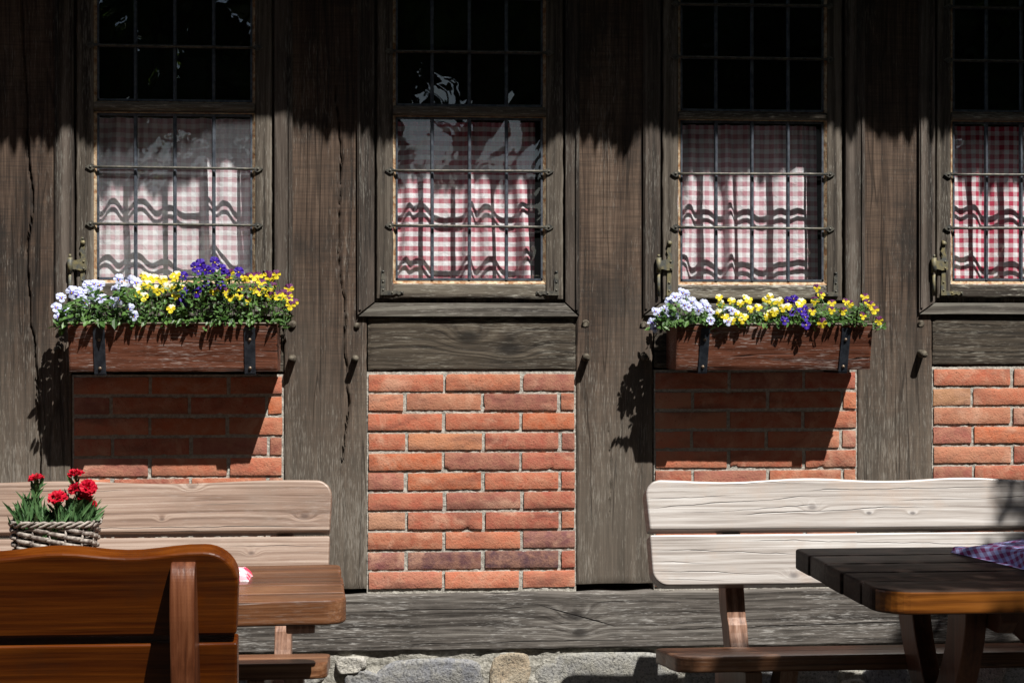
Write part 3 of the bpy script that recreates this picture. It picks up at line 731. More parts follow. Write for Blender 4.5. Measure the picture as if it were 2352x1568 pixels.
# ================================================================ flower boxes
def flower_box(label, xl, xr, zt_, zb_, yt, yb, straps, slant):
    xc = (xl+xr)/2
    b = thing('flower_box', label, 'flower box', (xc, 0, zb_), group='flower boxes hung under the windows')
    w_ = (xr-xl)/2; h = zt_-zb_
    def F(x, s, off=0.0):  # front face point: s 0 bottom..1 top
        return (x, yb+(yt-yb)*s-off, h*s)
    m = MB(); nx_, nz_ = 150, 18; vs = []
    for j in range(nz_+1):
        for i in range(nx_+1):
            x = -w_+2*w_*i/nx_; s = j/nz_
            n_ = noise.noise(Vector((x*9, s*14, xl*9)))*.0016+noise.noise(Vector((x*40, s*60, 2)))*.0006
            e = .0022 if (i in (0, nx_) or j in (0, nz_)) else 0
            p = F(x, s*.985, n_-e); vs.append(p)
    W_ = nx_+1
    m.add(vs, [(j*W_+i, j*W_+i+1, (j+1)*W_+i+1, (j+1)*W_+i) for j in range(nz_) for i in range(nx_)], 0, True)
    ring = [(i, 0) for i in range(W_)]+[(nx_, j) for j in range(1, nz_+1)]+[(i, nz_) for i in range(nx_-1, -1, -1)]+[(0, j) for j in range(nz_-1, 0, -1)]
    a = [vs[j*W_+i] for i, j in ring]; c_ = [(p[0], p[1]+.018, p[2]) for p in a]; n_ = len(ring)
    m.add(a+c_, [(k, k+n_, (k+1) % n_+n_, (k+1) % n_) for k in range(n_)])
    m.add(c_, [tuple(reversed(range(n_)))])
    m.build('front_board', M['box'], b)
    m = MB(); m.hexa([F(-w_+.001, .988, .001), F(w_-.001, .988, .001), F(w_-.001, 1.012, .001), F(-w_+.001, 1.012, .001)]+
                     [(x, y+.0185, z) for x, y, z in (F(-w_+.001, .988), F(w_-.001, .988), F(w_-.001, 1.012), F(-w_+.001, 1.012))])
    m.build('rim', M['boxrim'], b, .001)
    for sx_ in (-1, 1):
        m = MB(); x0_, x1_ = (sx_*(w_-.0005), sx_*(w_-.018))
        m.prism([(yb+.019, .001), (-.032, .001), (-.032, h*.99), (yt+.019, h*.99)], 'x', x0_, x1_)
        m.build('side_board', M['box'], b)
    m = MB(); m.box(-w_, w_, -.031, -.014, .001, h*.99); m.build('back_board', M['box'], b)
    m = MB(); m.box(-w_+.02, w_-.02, yb+.02, -.032, .002, .016); m.build('bottom_board', M['box'], b)
    m = MB(); nn = 40
    vs = [(-w_+.019+(2*w_-.038)*i/nn, yt+.02+(-.033-yt-.02)*j/6, h*.86+.006*noise.noise(Vector((i*.9, j*.9, xl)))) for j in range(7) for i in range(nn+1)]
    m.add(vs, [(j*(nn+1)+i, j*(nn+1)+i+1, (j+1)*(nn+1)+i+1, (j+1)*(nn+1)+i) for j in range(6) for i in range(nn)], 0, True)
    m.build('soil', M['soil'], b)
    for (sxp, ww) in straps:
        x = sxp-xc; m = MB()
        s0, s1 = -.05, .915
        A = [F(x-ww/2-slant, s0, .0035), F(x+ww/2-slant, s0, .0035), F(x+ww/2, s1, .0035), F(x-ww/2, s1, .0035)]
        m.hexa(A+[(p[0], p[1]+.0033, p[2]) for p in A])
        m.box(x-ww/2-slant, x+ww/2-slant, yb, -.005, -.011, -.006)
        st = m.build('bracket', M['strap'], b, .0006)
        for s in (.07, .66):
            m = MB(); p = F(x-slant*(1-s), s, .0037); rivet(m, p[0], p[1], p[2], .0055); m.build('screw', M['screw'], st)
    return b, xc, F, h
def bx(l_t, r_t, l_b, r_b, yt, yb): return (wx(l_t, yt)+wx(l_b, yb))/2, (wx(r_t, yt)+wx(r_b, yb))/2
YT, YB = -.208, -.176
l, r = bx(154.5, 637.5, 160, 636, YT, YB)
B1 = flower_box('faded brown flower box with peeling paint, chipped white, under the left window', l, r, wz(400, 742, YT), wz(400, 853, YB), YT, YB,
                [(wx(226.5, YT), .0345), (wx(573, YT), .033)], .000)
l2, r2 = bx(1555, 2007, 1553, 1996, YT, YB)
B2 = flower_box('reddish brown flower box with slanted steel straps under the window right of the middle post', l2, r2, wz(1780, 744, YT), wz(1780, 849, YB), YT, YB,
                [(wx(1621, YT), .028), (wx(1945, YT), .028)], .004)

def viola(kind, seed):
    """face along +Z, top petals towards +Y, unit = 1 (about petal span)"""
    rr = random.Random(seed); m = MB()
    mats = {'white': [P_WHITE, P_WHITE, P_CENT, P_DARK, P_EYE], 'cream': [P_CREAM, P_YEL, P_YEL, P_DARK, P_EYE],
            'purple': [P_PUR, P_PUR, P_DARK, P_DARK, P_EYE], 'maroon': [P_MAR, P_YEL, P_YEL, P_DARK, P_EYE]}[kind]
    def pet(an, ln, wd, z, mi, inner, cup):
        a = math.radians(an); ca, sa = math.cos(a), math.sin(a); N_ = 11
        rows = []
        for t in (0.0, .38, .72, 1.0):
            row = []
            for k in range(N_):
                q = -1+2*k/(N_-1)
                rad = ln*t*(1-.18*q*q*t)*(1+.03*math.sin(q*9+seed)*t)
                ang = q*wd*(1-.25*t*t*abs(q))
                x = rad*math.cos(ang); y = rad*math.sin(ang)
                zz = z+cup*t*t+.035*math.sin(q*5+an)*t
                row.append((x*ca-y*sa, x*sa+y*ca, zz))
            rows.append(row)
        vs = [v for rw in rows for v in rw]
        fs_in = [(k, N_+k, N_+k+1, k+1) for k in range(N_-1)]
        fs_out = [(j*N_+k, (j+1)*N_+k, (j+1)*N_+k+1, j*N_+k+1) for j in (1, 2) for k in range(N_-1)]
        o0 = len(m.v); m.v += vs
        for f in fs_in: m.f.append([i+o0 for i in f]); m.m.append(inner); m.sm.append(True)
        for f in fs_out: m.f.append([i+o0 for i in f]); m.m.append(mi); m.sm.append(True)
    j = lambda s: rr.uniform(-s, s)
    up = 0
    back = -.20+j(.05)
    pet(62+j(6), .56, .72, -.06, up, up, back); pet(118+j(6), .56, .72, -.04, up, up, back)
    inn = 2 if kind in ('white', 'purple') else 1
    pet(10+j(6), .50, .76, .0, 1, inn, .02+j(.05)); pet(170+j(6), .50, .76, .015, 1, inn, .02+j(.05))
    pet(270+j(5), .50, .98, .04, 1, inn, -.02+j(.08))
    c = [(.085*math.cos(2*PI*k/8), -.04+.10*math.sin(2*PI*k/8), .085) for k in range(8)]
    if kind in ('white',):
        m.add(c, [tuple(range(8))], 3)
        m.add([(x*.55, y*.55-.02, .10) for x, y, z in c], [tuple(range(8))], 4)
    else: m.add([(x*.6, y*.6, .09) for x, y, z in c], [tuple(range(8))], 4)
    # calyx
    m.tube([(0, 0, -.02), (0, -.05, -.16), (0, -.12, -.22)], [.07, .08, .05], 6, 5)
    return m, mats+[M['stem']]
VP = {}
def bxl(b): return wx(165, -.12) if b.location.x < 0 else wx(1560, -.12)
def x_out(px, b): return px < (165 if b.location.x < 0 else 1560)
def viola_obj(kind, seed, parent):
    key = (kind, seed)
    if key not in VP:
        m, mats = viola(kind, seed); o = m.build('flower', mats, parent); VP[key] = o.data
        return o
    o = D.objects.new('flower', VP[key]); C.objects.link(o); o.parent = parent
    return o
def leaf(m, p, d, nrm, ln, wd, mi=0, curl=.15):
    d = d.normalized(); s = d.cross(nrm).normalized(); n = s.cross(d)
    P = [p, p+d*ln*.3+s*wd*.42+n*ln*.04, p+d*ln*.65+s*wd*.44-n*ln*curl*.3, p+d*ln-n*ln*curl, p+d*ln*.65-s*wd*.44-n*ln*curl*.3, p+d*ln*.3-s*wd*.42+n*ln*.04,
         p+d*ln*.35-n*ln*.05, p+d*ln*.68-n*ln*(curl*.5+.05)]
    m.add(P, [(0,1,6),(1,2,7,6),(2,3,7),(3,4,7),(4,5,6,7),(5,0,6)], mi, False)
def viola_plant(B, kind, pts, diam, label, env, seed, xr_, leafsize=(.013,.022), nleaf=420, droop=False):
    b, xc, F, h = B; bz = b.location.z; rr = random.Random(seed)
    base = (sum(xr_)/2, -.115, bz+h*.86)
    pl = thing('viola_plant', label, 'viola', base, group='violas in the flower boxes')
    o = Vector(base)
    st = MB(); lf = MB()
    for i, (px, py) in enumerate(pts):
        zr = b.location.z+h
        low = (py-env(px))
        Y = -.215+rr.uniform(-.012, .01) if py > 700 else -.06-.15*min(1, max(0, low/70))+rr.uniform(-.03, .02)
        if py > 728: Y = -.228
        if kind == 'white' and x_out(px, b): Y = -.125+rr.uniform(-.015, .015)
        x, z = at(px, py, Y); p = Vector((x, Y, z))
        fl = viola_obj(kind, 100*len(kind)+rr.randrange(4), pl)
        dia = diam*1.07*rr.uniform(.88, 1.12)
        face = Vector((rr.uniform(-.4, .4), -1, rr.uniform(-.15, .35))).normalized()
        upv = Vector((rr.uniform(-.25, .25), 0, 1)); xax = upv.cross(face).normalized(); yax = face.cross(xax)
        Mx = Matrix((xax, yax, face)).transposed().to_4x4()
        fl.matrix_local = Matrix.Translation(p-o) @ Mx @ Matrix.Diagonal((dia, dia, dia, 1))
        bx_ = Vector((min(max(x+rr.uniform(-.03, .03), xr_[0]), xr_[1]), -.12+rr.uniform(-.06, .05), bz+h*.88))
        mid = (p+bx_)/2+Vector((rr.uniform(-.01, .01), .012, .012))
        e = p-face*dia*.2
        st.tube([bx_-o, mid-o, e+Vector((0, .004, .004))-o, e-o], .0012, 5)
    for i in range(int(nleaf*.8)):
        x = rr.uniform(xr_[0]-.012, xr_[1]+.012); Y = -.215+.19*rr.random()**1.4
        lo_, hi_ = at(0, 744, Y)[1], 0
        # envelope top at this x (search photo px)
        px = 1176+FPX*((x*math.cos(TH)-(Y-CAMP[1])*math.sin(TH))/(x*math.sin(TH)+(Y-CAMP[1])*math.cos(TH)))
        topz = wz(px, env(px)+16, Y); lowz = bz+h*.90
        if topz < lowz: topz = lowz+.01
        z = lowz+(topz-lowz)*rr.random()**.9
        d = Vector((rr.uniform(-1, 1), rr.uniform(-1, .5), rr.uniform(-.45, .8)))
        nrm = Vector((rr.uniform(-.5, .5), -.5+rr.uniform(-.5, .5), 1)).normalized()
        ln = rr.uniform(*leafsize)
        if x < bxl(b) or x > -99 and False: Y = max(Y, -.15)
        leaf(lf, Vector((x, Y, z))-o, d, nrm, ln, ln*rr.uniform(.45, .75), 0, rr.uniform(-.1, .35))
    for i in range(int(nleaf*.045)):  # leaves spilling over the rim
        x = rr.uniform(xr_[0], xr_[1]); Y = -.212; z = bz+h*1.02+rr.uniform(.0, .012)
        d = Vector((rr.uniform(-.6, .6), -.6, rr.uniform(-.9, .2))); ln = rr.uniform(leafsize[0], leafsize[1]*1.1)
        leaf(lf, Vector((x, Y, z))-o, d, Vector((0, -.7, .7)), ln, ln*.5, 0, .2)
    lf.build('foliage', M['leaf'], pl); st.build('stems', M['stem'], pl)
    return pl
def conv(l, ox, oy, k): return [(ox+x*k, oy+y*k) for x, y in l]
c1 = lambda l: conv(l, 0, 551.2, .375)
W1 = c1([(727,240),(540,278),(577,268),(440,320),(375,352),(345,412),(400,440),(362,470),(500,318),(712,305),(752,293),(735,360),(523,380),(573,355),(622,358),(820,465),(690,385),(470,335),(415,497),(800,252),(835,262),(610,275),(790,420),(560,300)])
Y1 = c1([(880,222),(905,232),(940,235),(988,245),(1065,232),(900,275),(835,318),(880,348),(950,300),(968,312),(1010,295),(1042,297),(1095,292),(1077,342),(1047,422),(1080,213),(850,300),(1000,250),(1110,300)])
P1 = c1([(1123,220),(1195,165),(1258,182),(1315,135),(1352,175),(1373,198),(1350,275),(1265,280),(1205,320),(1110,395),(1130,322),(1462,195),(1225,150),(1382,212),(1290,190),(1215,190)])
R1 = c1([(1410,210),(1378,250),(1497,232),(1520,228),(1555,225),(1693,213),(1655,237),(1663,288),(1550,303),(1460,302),(1313,315),(1385,318),(1465,342),(1512,370),(1410,350),(1770,300),(1650,345),(1697,340),(1730,338),(1765,345),(1768,368),(1600,265),(1780,402),(1640,222),(1590,320),(1745,330),(1800,385),(1580,225),(1630,300)])
c2 = lambda l: conv(l, 1433.25, 588, .390625)
W2 = c2([(345,215),(365,225),(325,245),(300,240),(265,270),(340,280),(400,272),(355,288),(185,325),(212,332),(240,310),(205,345),(430,300),(470,285),(440,318),(490,300),(510,328),(610,325),(635,320),(510,380),(610,385),(165,390),(180,425),(240,348),(280,350),(300,358),(380,300)])
Y2 = c2([(568,285),(632,265),(562,340),(592,355),(670,345),(685,280),(635,380),(712,358),(695,378),(745,312),(735,260),(790,300),(858,240),(835,262),(875,275),(915,270),(935,308),(968,298),(1030,290),(1045,272),(840,357),(862,340),(885,330),(560,243),(720,250)])
P2 = c2([(998,250),(962,260),(1060,310),(1058,338),(985,328),(1065,358),(1070,405),(945,380),(1042,325),(1010,262)])
R2 = c2([(1135,190),(1160,230),(1125,268),(1108,325),(1222,278),(1222,320),(1328,283),(1288,325),(1415,240),(1452,290),(1473,318),(1165,395),(1405,352),(1430,275),(1305,270),(1500,382)])
def envelope(pts):
    bins = {}
    for px, py in pts:
        k = int(px//22); bins[k] = min(bins.get(k, 999), py)
    ks = sorted(bins)
    def f(px):
        k = px/22-.5
        if k <= ks[0]: return bins[ks[0]]+20
        if k >= ks[-1]: return bins[ks[-1]]+20
        for a, b in zip(ks[:-1], ks[1:]):
            if a <= k <= b: return bins[a]+(bins[b]-bins[a])*(k-a)/(b-a)
        return 700
    return f
E1 = envelope(W1+Y1+P1+R1); E2 = envelope(W2+Y2+P2+R2)
X1 = lambda p: wx(p, -.12)
viola_plant(B1, 'white', W1, .0325, 'pale blue-white violas spilling over the left end of the left flower box', E1, 1, (X1(146), X1(318)), (.018,.034), 380)
viola_plant(B1, 'cream', Y1, .0265, 'yellow violas with creamy white upper petals in the left flower box', E1, 2, (X1(305), X1(425)), nleaf=420)
viola_plant(B1, 'purple', P1, .0290, 'tall deep purple violas rising from the middle of the left flower box', E1, 3, (X1(410), X1(520)), (.016,.026), 420)
viola_plant(B1, 'maroon', R1, .0275, 'yellow violas with maroon upper petals at the right end of the left flower box', E1, 4, (X1(505), X1(655)), nleaf=560)
viola_plant(B2, 'white', W2, .0280, 'pale blue-white violas drooping over the left end of the right flower box', E2, 5, (X1(1512), X1(1650)), (.015,.028), 400)
viola_plant(B2, 'cream', Y2, .0250, 'yellow and cream violas left of centre in the right flower box', E2, 6, (X1(1640), X1(1800)), nleaf=420)
viola_plant(B2, 'purple', P2, .0250, 'small dark purple viola clump in the middle of the right flower box', E2, 7, (X1(1790), X1(1860)), nleaf=200)
viola_plant(B2, 'maroon', R2, .0255, 'yellow violas with maroon upper petals at the right end of the right flower box', E2, 8, (X1(1850), X1(2000)), nleaf=380)

# ================================================================ benches
LEAN = .308; CL, SL = math.cos(LEAN), math.sin(LEAN)
def arc(cx, cz, r, a0, a1, n=9): return [(cx+r*math.cos(math.radians(a0+(a1-a0)*i/n)), cz+r*math.sin(math.radians(a0+(a1-a0)*i/n))) for i in range(n+1)]
def crv(p, k=4):
    o = []
    for i in range(len(p)-1):
        a_, b_, c_, d_ = p[max(i-1, 0)], p[i], p[i+1], p[min(i+2, len(p)-1)]
        for q in range(k):
            t = q/k
            o.append(tuple(.5*((2*b_[n])+(-a_[n]+c_[n])*t+(2*a_[n]-5*b_[n]+4*c_[n]-d_[n])*t*t+(-a_[n]+3*b_[n]-3*c_[n]+d_[n])*t**3) for n in (0, 1)))
    return o+[p[-1]]
def bench(label, loc, rz, L, sup, m_back, m_seat, m_leg, wave, group='garden benches round the tables', upw=.055, r1=.045, bh=.146, bz=.619, sz=.455, bt=.070, gp=.0145):
    b = thing('garden_bench', label, 'bench', loc, rz, group)
    def lean(m, base_y=.03, base_z=bz):
        m.v = [(x, base_y+z*SL+y*CL, base_z+z*CL-y*SL) for x, y, z in m.v]
    s0, s1, s2, s3 = 0, bh, bh+gp, 2*bh+gp
    nw = 60
    top = [(L-r1-(L-2*r1)*i/nw, s3+wave(L-r1-(L-2*r1)*i/nw)) for i in range(nw+1)]
    zl, zr_ = top[-1][1], top[0][1]
    pts = [(.006, s2), (L-.006, s2)]+arc(L-r1, zr_-r1, r1, 0, 90)[:-1]+top+arc(r1, zl-r1, r1, 90, 180)[1:]
    m = MB(); m.prism(pts, 'y', 0, bt); lean(m); m.build('backrest_board', m_back, b, .006, 3)
    r2_ = .045
    pts = arc(r2_+.008, s0+r2_, r2_, 180, 270)+arc(L-r2_-.008, s0+r2_, r2_, 270, 360)+[(L-.005, s1), (.005, s1)]
    m = MB(); m.prism(pts, 'y', 0, bt); lean(m); m.build('backrest_board', m_back, b, .005, 3)
    # seat: two boards sloping back
    th = math.atan2(.045, .37)
    for (a, c_, rr_) in ((0.0, .185, .05), (.195, .37, .03)):
        if a == 0: pts = arc(rr_, rr_, rr_, 180, 270)+arc(L-rr_, rr_, rr_, 270, 360)+[(L, c_), (0, c_)]
        else: pts = [(0.004, a), (L-.004, a)]+arc(L-rr_, c_-rr_, rr_, 0, 90)+arc(rr_, c_-rr_, rr_, 90, 180)
        m = MB(); m.prism(pts, 'z', 0, .042)
        m.v = [(x, -.40+y*math.cos(th)+z*math.sin(th)*.0, sz+z-y*math.sin(th)) for x, y, z in m.v]
        m.build('seat_board', m_seat, b, .006, 3)
    for sx_ in sup:
        dxu = bt-.056
        up_f = [(.179,.880),(.147,.775),(.091,.600),(.071,.535),(.045,.45),(-.03,.30),(-.11,.15),(-.21,0)]
        up_r = [(-.11,0),(-.02,.15),(.07,.30),(.14,.44),(.180,.54),(.208,.66),(.224,.76),(.227,.80),(.226,.83),(.221,.855),(.211,.873),(.197,.884)]
        up_ = crv(up_f)+crv(up_r, 4); up_ = [(q[0]+(dxu if q[1] > .5 else 0), q[1]+(.014 if bt < .05 and q[1] > .5 else 0)) for q in up_]
        m = MB(); m.prism(up_, 'x', sx_-upw/2, sx_+upw/2); m.build('side_support', m_leg, b, .005, 2, angle=40)
        lg = crv([(-.34,.452),(-.16,.30),(-.02,.15),(.11,0)][::-1] and [(.11,0),(-.10,.13),(-.25,.27),(-.34,.452)])+crv([(-.25,.440),(-.14,.30),(-.02,.17),(.21,0)])
        m = MB(); m.prism(lg, 'x', sx_+upw/2+.001, sx_+upw/2+.050); m.build('leg', m_leg, b, .004, 2, angle=40)
        m = MB(); m.prism([(-.37,.415),(-.37,.449),(.03,.401),(.03,.30),(-.30,.335)], 'x', sx_-upw/2-.046, sx_-upw/2-.001); m.build('seat_bearer', m_leg, b, .004, 2)
    m = MB(); m.box(sup[0]+upw/2+.052, sup[1]-upw/2-.048, -.03, .03, .14, .20); m.build('stretcher', m_leg, b, .004)
    return b
YO = -.56
xR, zR = wx(1484, -.45), 0
# right-hand wall bench: weathered silver
kn = lambda px, py, x0, y0: (wx(px, y0)-x0, 0, wz(px, py, y0))
def LN(x0_, y0_, x1_, y1_, wd, ox, Y=-.47): return (wx(x0_, Y)-ox, wx(x1_, Y)-ox, wz(x0_, y0_, Y), wz(x1_, y1_, Y), wd)
RL = [LN(1470,1148,1700,1138,.0020,xR), LN(1484,1167,1870,1140,.0026,xR), LN(1560,1177,1900,1160,.0020,xR), LN(1680,1183,2160,1160,.0024,xR), LN(1850,1128,2340,1118,.0022,xR), LN(2050,1150,2400,1140,.0020,xR),
      LN(1484,1263,1640,1262,.0018,xR,-.50), LN(1560,1262,1850,1272,.0022,xR,-.50), LN(1484,1312,1790,1318,.0020,xR,-.53), LN(1500,1330,1700,1332,.0016,xR,-.53), LN(1700,1240,2300,1250,.0020,xR,-.50), LN(1484,1290,1640,1293,.0016,xR,-.51), LN(1620,1115,1900,1108,.0014,xR,-.46)]
M['silver'] = bench_wood('sun bleached bench wood', blotch=.55, blotch_col=(.37,.285,.23), cols= [(.22,.19,.17),(.36,.325,.30),(.50,.475,.455)], rough=.36, spec=.5, knots=
    [(wx(1867,-.47)-xR, .09, wz(1867,1165,-.47), .016, 2.6), (wx(1821,-.51)-xR, .05, wz(1821,1320,-.51), .018, 2.8), (wx(2094,-.46)-xR, .09, wz(2094,1177,-.46), .010, 1.4), (wx(1994,-.46)-xR, .09, wz(1994,1177,-.46), .010, 1.2)], rnd=False, lines=RL)
xLr = wx(762, -.46); LB = 1.95
xL = xLr-LB
M['pinkwood'] = bench_wood('grey brown bench wood', blotch=.35, blotch_col=(.20,.155,.125), cols= [(.14,.088,.064),(.26,.178,.135),(.38,.29,.235)], rough=.45, spec=.35, knots=
    [(wx(440,-.46)-xL, .10, wz(440,1118,-.46), .016, 2.6), (wx(700,-.46)-xL, .09, wz(700,1184,-.46), .015, 2.4), (wx(372,-.47)-xL, .08, wz(372,1192,-.47), .010, 1.4), (wx(579,-.47)-xL, .05, wz(579,1266,-.47), .012, 1.6)], rnd=False, lines=[LN(120,1213,770,1208,.0017,xL,-.48), LN(520,1254,770,1252,.0017,xL,-.50), LN(0,1132,300,1128,.0012,xL), LN(430,1160,640,1156,.0010,xL), LN(250,1222,500,1220,.0012,xL,-.48)])
M['table_brown'] = wood('brown glazed table wood', 'X', [(.050,.018,.008),(.145,.060,.026),(.25,.125,.065)], fine=120, ring=80, amp=4, rough=.36, spec=.45, crack=.6, bump=.45, weights=(.42,.40,.18), blotch=.35, blotch_col=(.05,.022,.012), fleck=.12)
M['leg_brown'] = wood('brown glazed leg wood', 'Z', [(.11,.055,.035),(.24,.13,.085),(.38,.25,.19)], fine=120, ring=70, amp=4, rough=.45, spec=.4, bump=.35, weights=(.34,.46,.2))
M['orange'] = wood('orange brown stained wood', 'X', [(.050,.0095,.0010),(.092,.021,.0016),(.140,.036,.0028)], fine=140, ring=55, amp=4.5, rough=.34, spec=.28, bump=.3, weights=(.50,.32,.18), blotch=.50, blotch_col=(.045,.016,.006),
    knots=[(.44, 0, .83, .016, 2.5), (1.0, 0, .80, .02, 2.6), (.26,0,.70,.012,1.5)], rnd=False)
M['orange_leg'] = wood('orange brown stained upright', 'Z', [(.040,.011,.004),(.105,.032,.012),(.19,.070,.030)], fine=95, ring=60, amp=4, rough=.38, spec=.4, bump=.35, weights=(.3,.5,.2))
bench('sun-bleached silvery garden bench against the wall behind the dark right-hand table', (xR, YO, 0), 0, 1.9, (wx(1702,-.54)-xR, 1.9-.28), M['silver'], M['table_brown'], M['leg_brown'],
      lambda x: .0045*math.sin(2*PI*(x+.02)/.47+1.2)-.003+.002*math.sin(x*3))
bench('grey-brown garden bench against the wall under the left flower box', (xL, YO, 0), 0, LB, (.26, wx(646,-.58)-xL), M['pinkwood'], M['table_brown'], M['leg_brown'],
      lambda x: .004*math.sin(2*PI*(x)/.62+2.1)+.0+.002*math.sin(x*3), upw=.046, bz=.625)
YF = -1.835
xF = wx(546, -2.01)
sF = xF-(wx(391, -2.06)+wx(441, -2.06))/2
bench('orange-brown stained bench in the left foreground seen from behind', (xF, YF, 0), PI, 1.9, (sF, 1.62), M['orange'], M['orange'], M['orange_leg'],
      lambda x: .0055*math.cos(2*PI*(x-.075)/.262)-.001, r1=.065, upw=.047, bh=.172, bz=.579, bt=.045, gp=.018)

# ================================================================ tables
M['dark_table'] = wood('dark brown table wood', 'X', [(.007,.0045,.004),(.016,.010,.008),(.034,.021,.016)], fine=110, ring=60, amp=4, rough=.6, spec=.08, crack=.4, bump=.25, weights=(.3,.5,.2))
M['dark_leg'] = wood('red brown trestle wood', 'Z', [(.045,.015,.007),(.095,.032,.015),(.15,.058,.028)], fine=100, ring=22, amp=2.2, rough=.45, spec=.4, bump=.35)
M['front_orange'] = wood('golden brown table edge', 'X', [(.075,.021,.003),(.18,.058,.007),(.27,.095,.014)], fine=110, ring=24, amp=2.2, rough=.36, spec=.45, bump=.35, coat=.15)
def table(label, loc, rz, x0, x1, depth, n, mtop, mleg, trest, batt, rc, rb=.03, mfront=None):
    """local origin front edge; top surface z .75"""
    t = thing('garden_table', label, 'table', loc, rz, 'garden tables on the terrace')
    pw = depth/n; rr = random.Random(int(depth*100))
    for i in range(n):
        y0, y1 = i*pw+.0025, (i+1)*pw-.0025
        a, b = x0+rr.uniform(-.003, .003), x1+rr.uniform(-.003, .003)
        if i == 0: pts = arc(a+rc, y0+rc, rc, 180, 270)+arc(b-rc, y0+rc, rc, 270, 360)+[(b, y1), (a, y1)]
        elif i == n-1: pts = [(a, y0), (b, y0)]+arc(b-rb, y1-rb, rb, 0, 90)+arc(a+rb, y1-rb, rb, 90, 180)
        else: pts = [(a, y0), (b, y0), (b, y1), (a, y1)]
        dz = rr.uniform(-.0012, .0012)
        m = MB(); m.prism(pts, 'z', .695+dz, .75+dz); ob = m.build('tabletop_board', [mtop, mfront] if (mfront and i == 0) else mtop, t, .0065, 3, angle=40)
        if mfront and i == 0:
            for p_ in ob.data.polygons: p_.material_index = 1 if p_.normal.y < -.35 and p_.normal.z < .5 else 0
    for x in batt:
        m = MB(); m.prism([(.03,.6945),(.03,.684),(.06,.668),(depth-.06,.668),(depth-.03,.684),(depth-.03,.6945)], 'x', x-.032, x+.032); m.build('batten', mleg, t, .004)
    for x in trest:
        c = depth/2
        def lg(sg):
            f = crv([(.27,.694),(.265,.64),(.235,.56),(.18,.47),(.08,.37),(-.06,.24),(-.20,.12),(-.33,0)])+crv([(-.45,0),(-.32,.14),(-.17,.28),(-.04,.39),(.05,.47),(.11,.56),(.135,.63),(.14,.694)])
            return [(c-sg*u, z) for u, z in f]
        m = MB(); m.prism(lg(1), 'x', x, x+.052); m.build('trestle_leg', mleg, t, .005, 2, angle=40)
        m = MB(); m.prism(lg(-1), 'x', x+.001, x+.051)
        m.v = [(vx, vy, vz) for vx, vy, vz in m.v]
        m.build('trestle_leg', mleg, t, .005, 2, angle=40)
        m = MB(); m.prism([(.04,.6945),(.04,.67),(.07,.64),(depth-.07,.64),(depth-.04,.67),(depth-.04,.6945)], 'x', x+.0535, x+.095); m.build('top_bearer', mleg, t, .004)
    if len(trest) == 2:
        c = depth/2
        m = MB(); m.box(trest[0]+.096, trest[1]-.002, c-.03, c+.03, .33, .39); m.build('stretcher', mleg, t, .004)
        for x, sg in ((trest[0]+.10, 1), (trest[1]-.01, -1)):
            m = MB(); m.prism([(x, .694), (x+sg*.09, .694), (x+sg*.38, .40), (x+sg*.38, .34)], 'y', c-.022, c+.022); m.build('brace', mleg, t, .004)
    return t
xT = (wx(1832, -.765)+wx(2012, -1.55))/2
YTF = -1.55
xtr = wx(2245, -1.42)-xT-.03
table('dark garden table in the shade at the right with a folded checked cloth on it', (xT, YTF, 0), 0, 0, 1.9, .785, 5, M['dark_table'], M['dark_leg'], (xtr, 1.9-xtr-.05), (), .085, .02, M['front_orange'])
xTL, _ = at(796, 1376, -1.565)
table('brown slatted garden table behind the orange bench on the left', (xTL, -1.565, 0), math.radians(2.6), -1.8, 0, .60, 5, M['table_brown'], M['leg_brown'], (-1.45, -.50), (-.10,), .05)
# ---------------------------------------------------------------- napkins
def cloth_uv(o, fn):
    uv = o.data.uv_layers.new(name='UVMap')
    for lp in o.data.loops: uv.data[lp.index].uv = fn(o.data.vertices[lp.vertex_index].co)
A_, B_ = Vector((wx(2194, -.88), -.88)), Vector((wx(2360, -1.25), -1.25))
nx_, ny_ = 60, 50; m = MB(); vs = []
def nap_h(u, v):
    e = min(1, u/.07, (1-u)/.08); f = min(1, v/.10, (1-v)/.08)
    k = math.sqrt(max(0, 1-(1-max(0, e))**4))*math.sqrt(max(0, 1-(1-max(0, f))**4))
    return k*(.027+.010*math.sin(u*7+.6)*math.sin(v*4.2+.4)+.010*noise.noise(Vector((u*4, v*4, 3)))+.004*noise.noise(Vector((u*12, v*10, 3))))
for j in range(ny_+1):
    for i in range(nx_+1):
        u, v = i/nx_, j/ny_
        p = B_.lerp(A_, v); vs.append((p.x+.36*u+.015*math.sin(v*5), p.y+.02*math.sin(u*6), .7515+nap_h(u, v)))
o0 = Vector(((A_.x+B_.x)/2+.15, (A_.y+B_.y)/2, .7515))
vs = [tuple(Vector(v)-o0) for v in vs]; W_ = nx_+1
m.add(vs, [(j*W_+i, j*W_+i+1, (j+1)*W_+i+1, (j+1)*W_+i) for j in range(ny_) for i in range(nx_)], 0, True)
m.add([(v[0], v[1], 0.0005) for v in (vs[0], vs[nx_], vs[-1], vs[-W_])], [(0,1,2,3)])
o = m.build('checked_cloth', gingham('gingham cloth', (.30,.065,.18), (.50,.54,.90), .034, .55, .5, .05), None, loc=tuple(o0))
cloth_uv(o, lambda c: (c.x*.80+c.y*.60+c.z*1.1, -c.x*.60+c.y*.80-c.z*1.2))
tag(o, 'folded red and blue-white checked cloth lying on the dark right-hand table', 'cloth', None)
xN, zN = wx(560, -1.24), .7515
m = MB(); vs = []
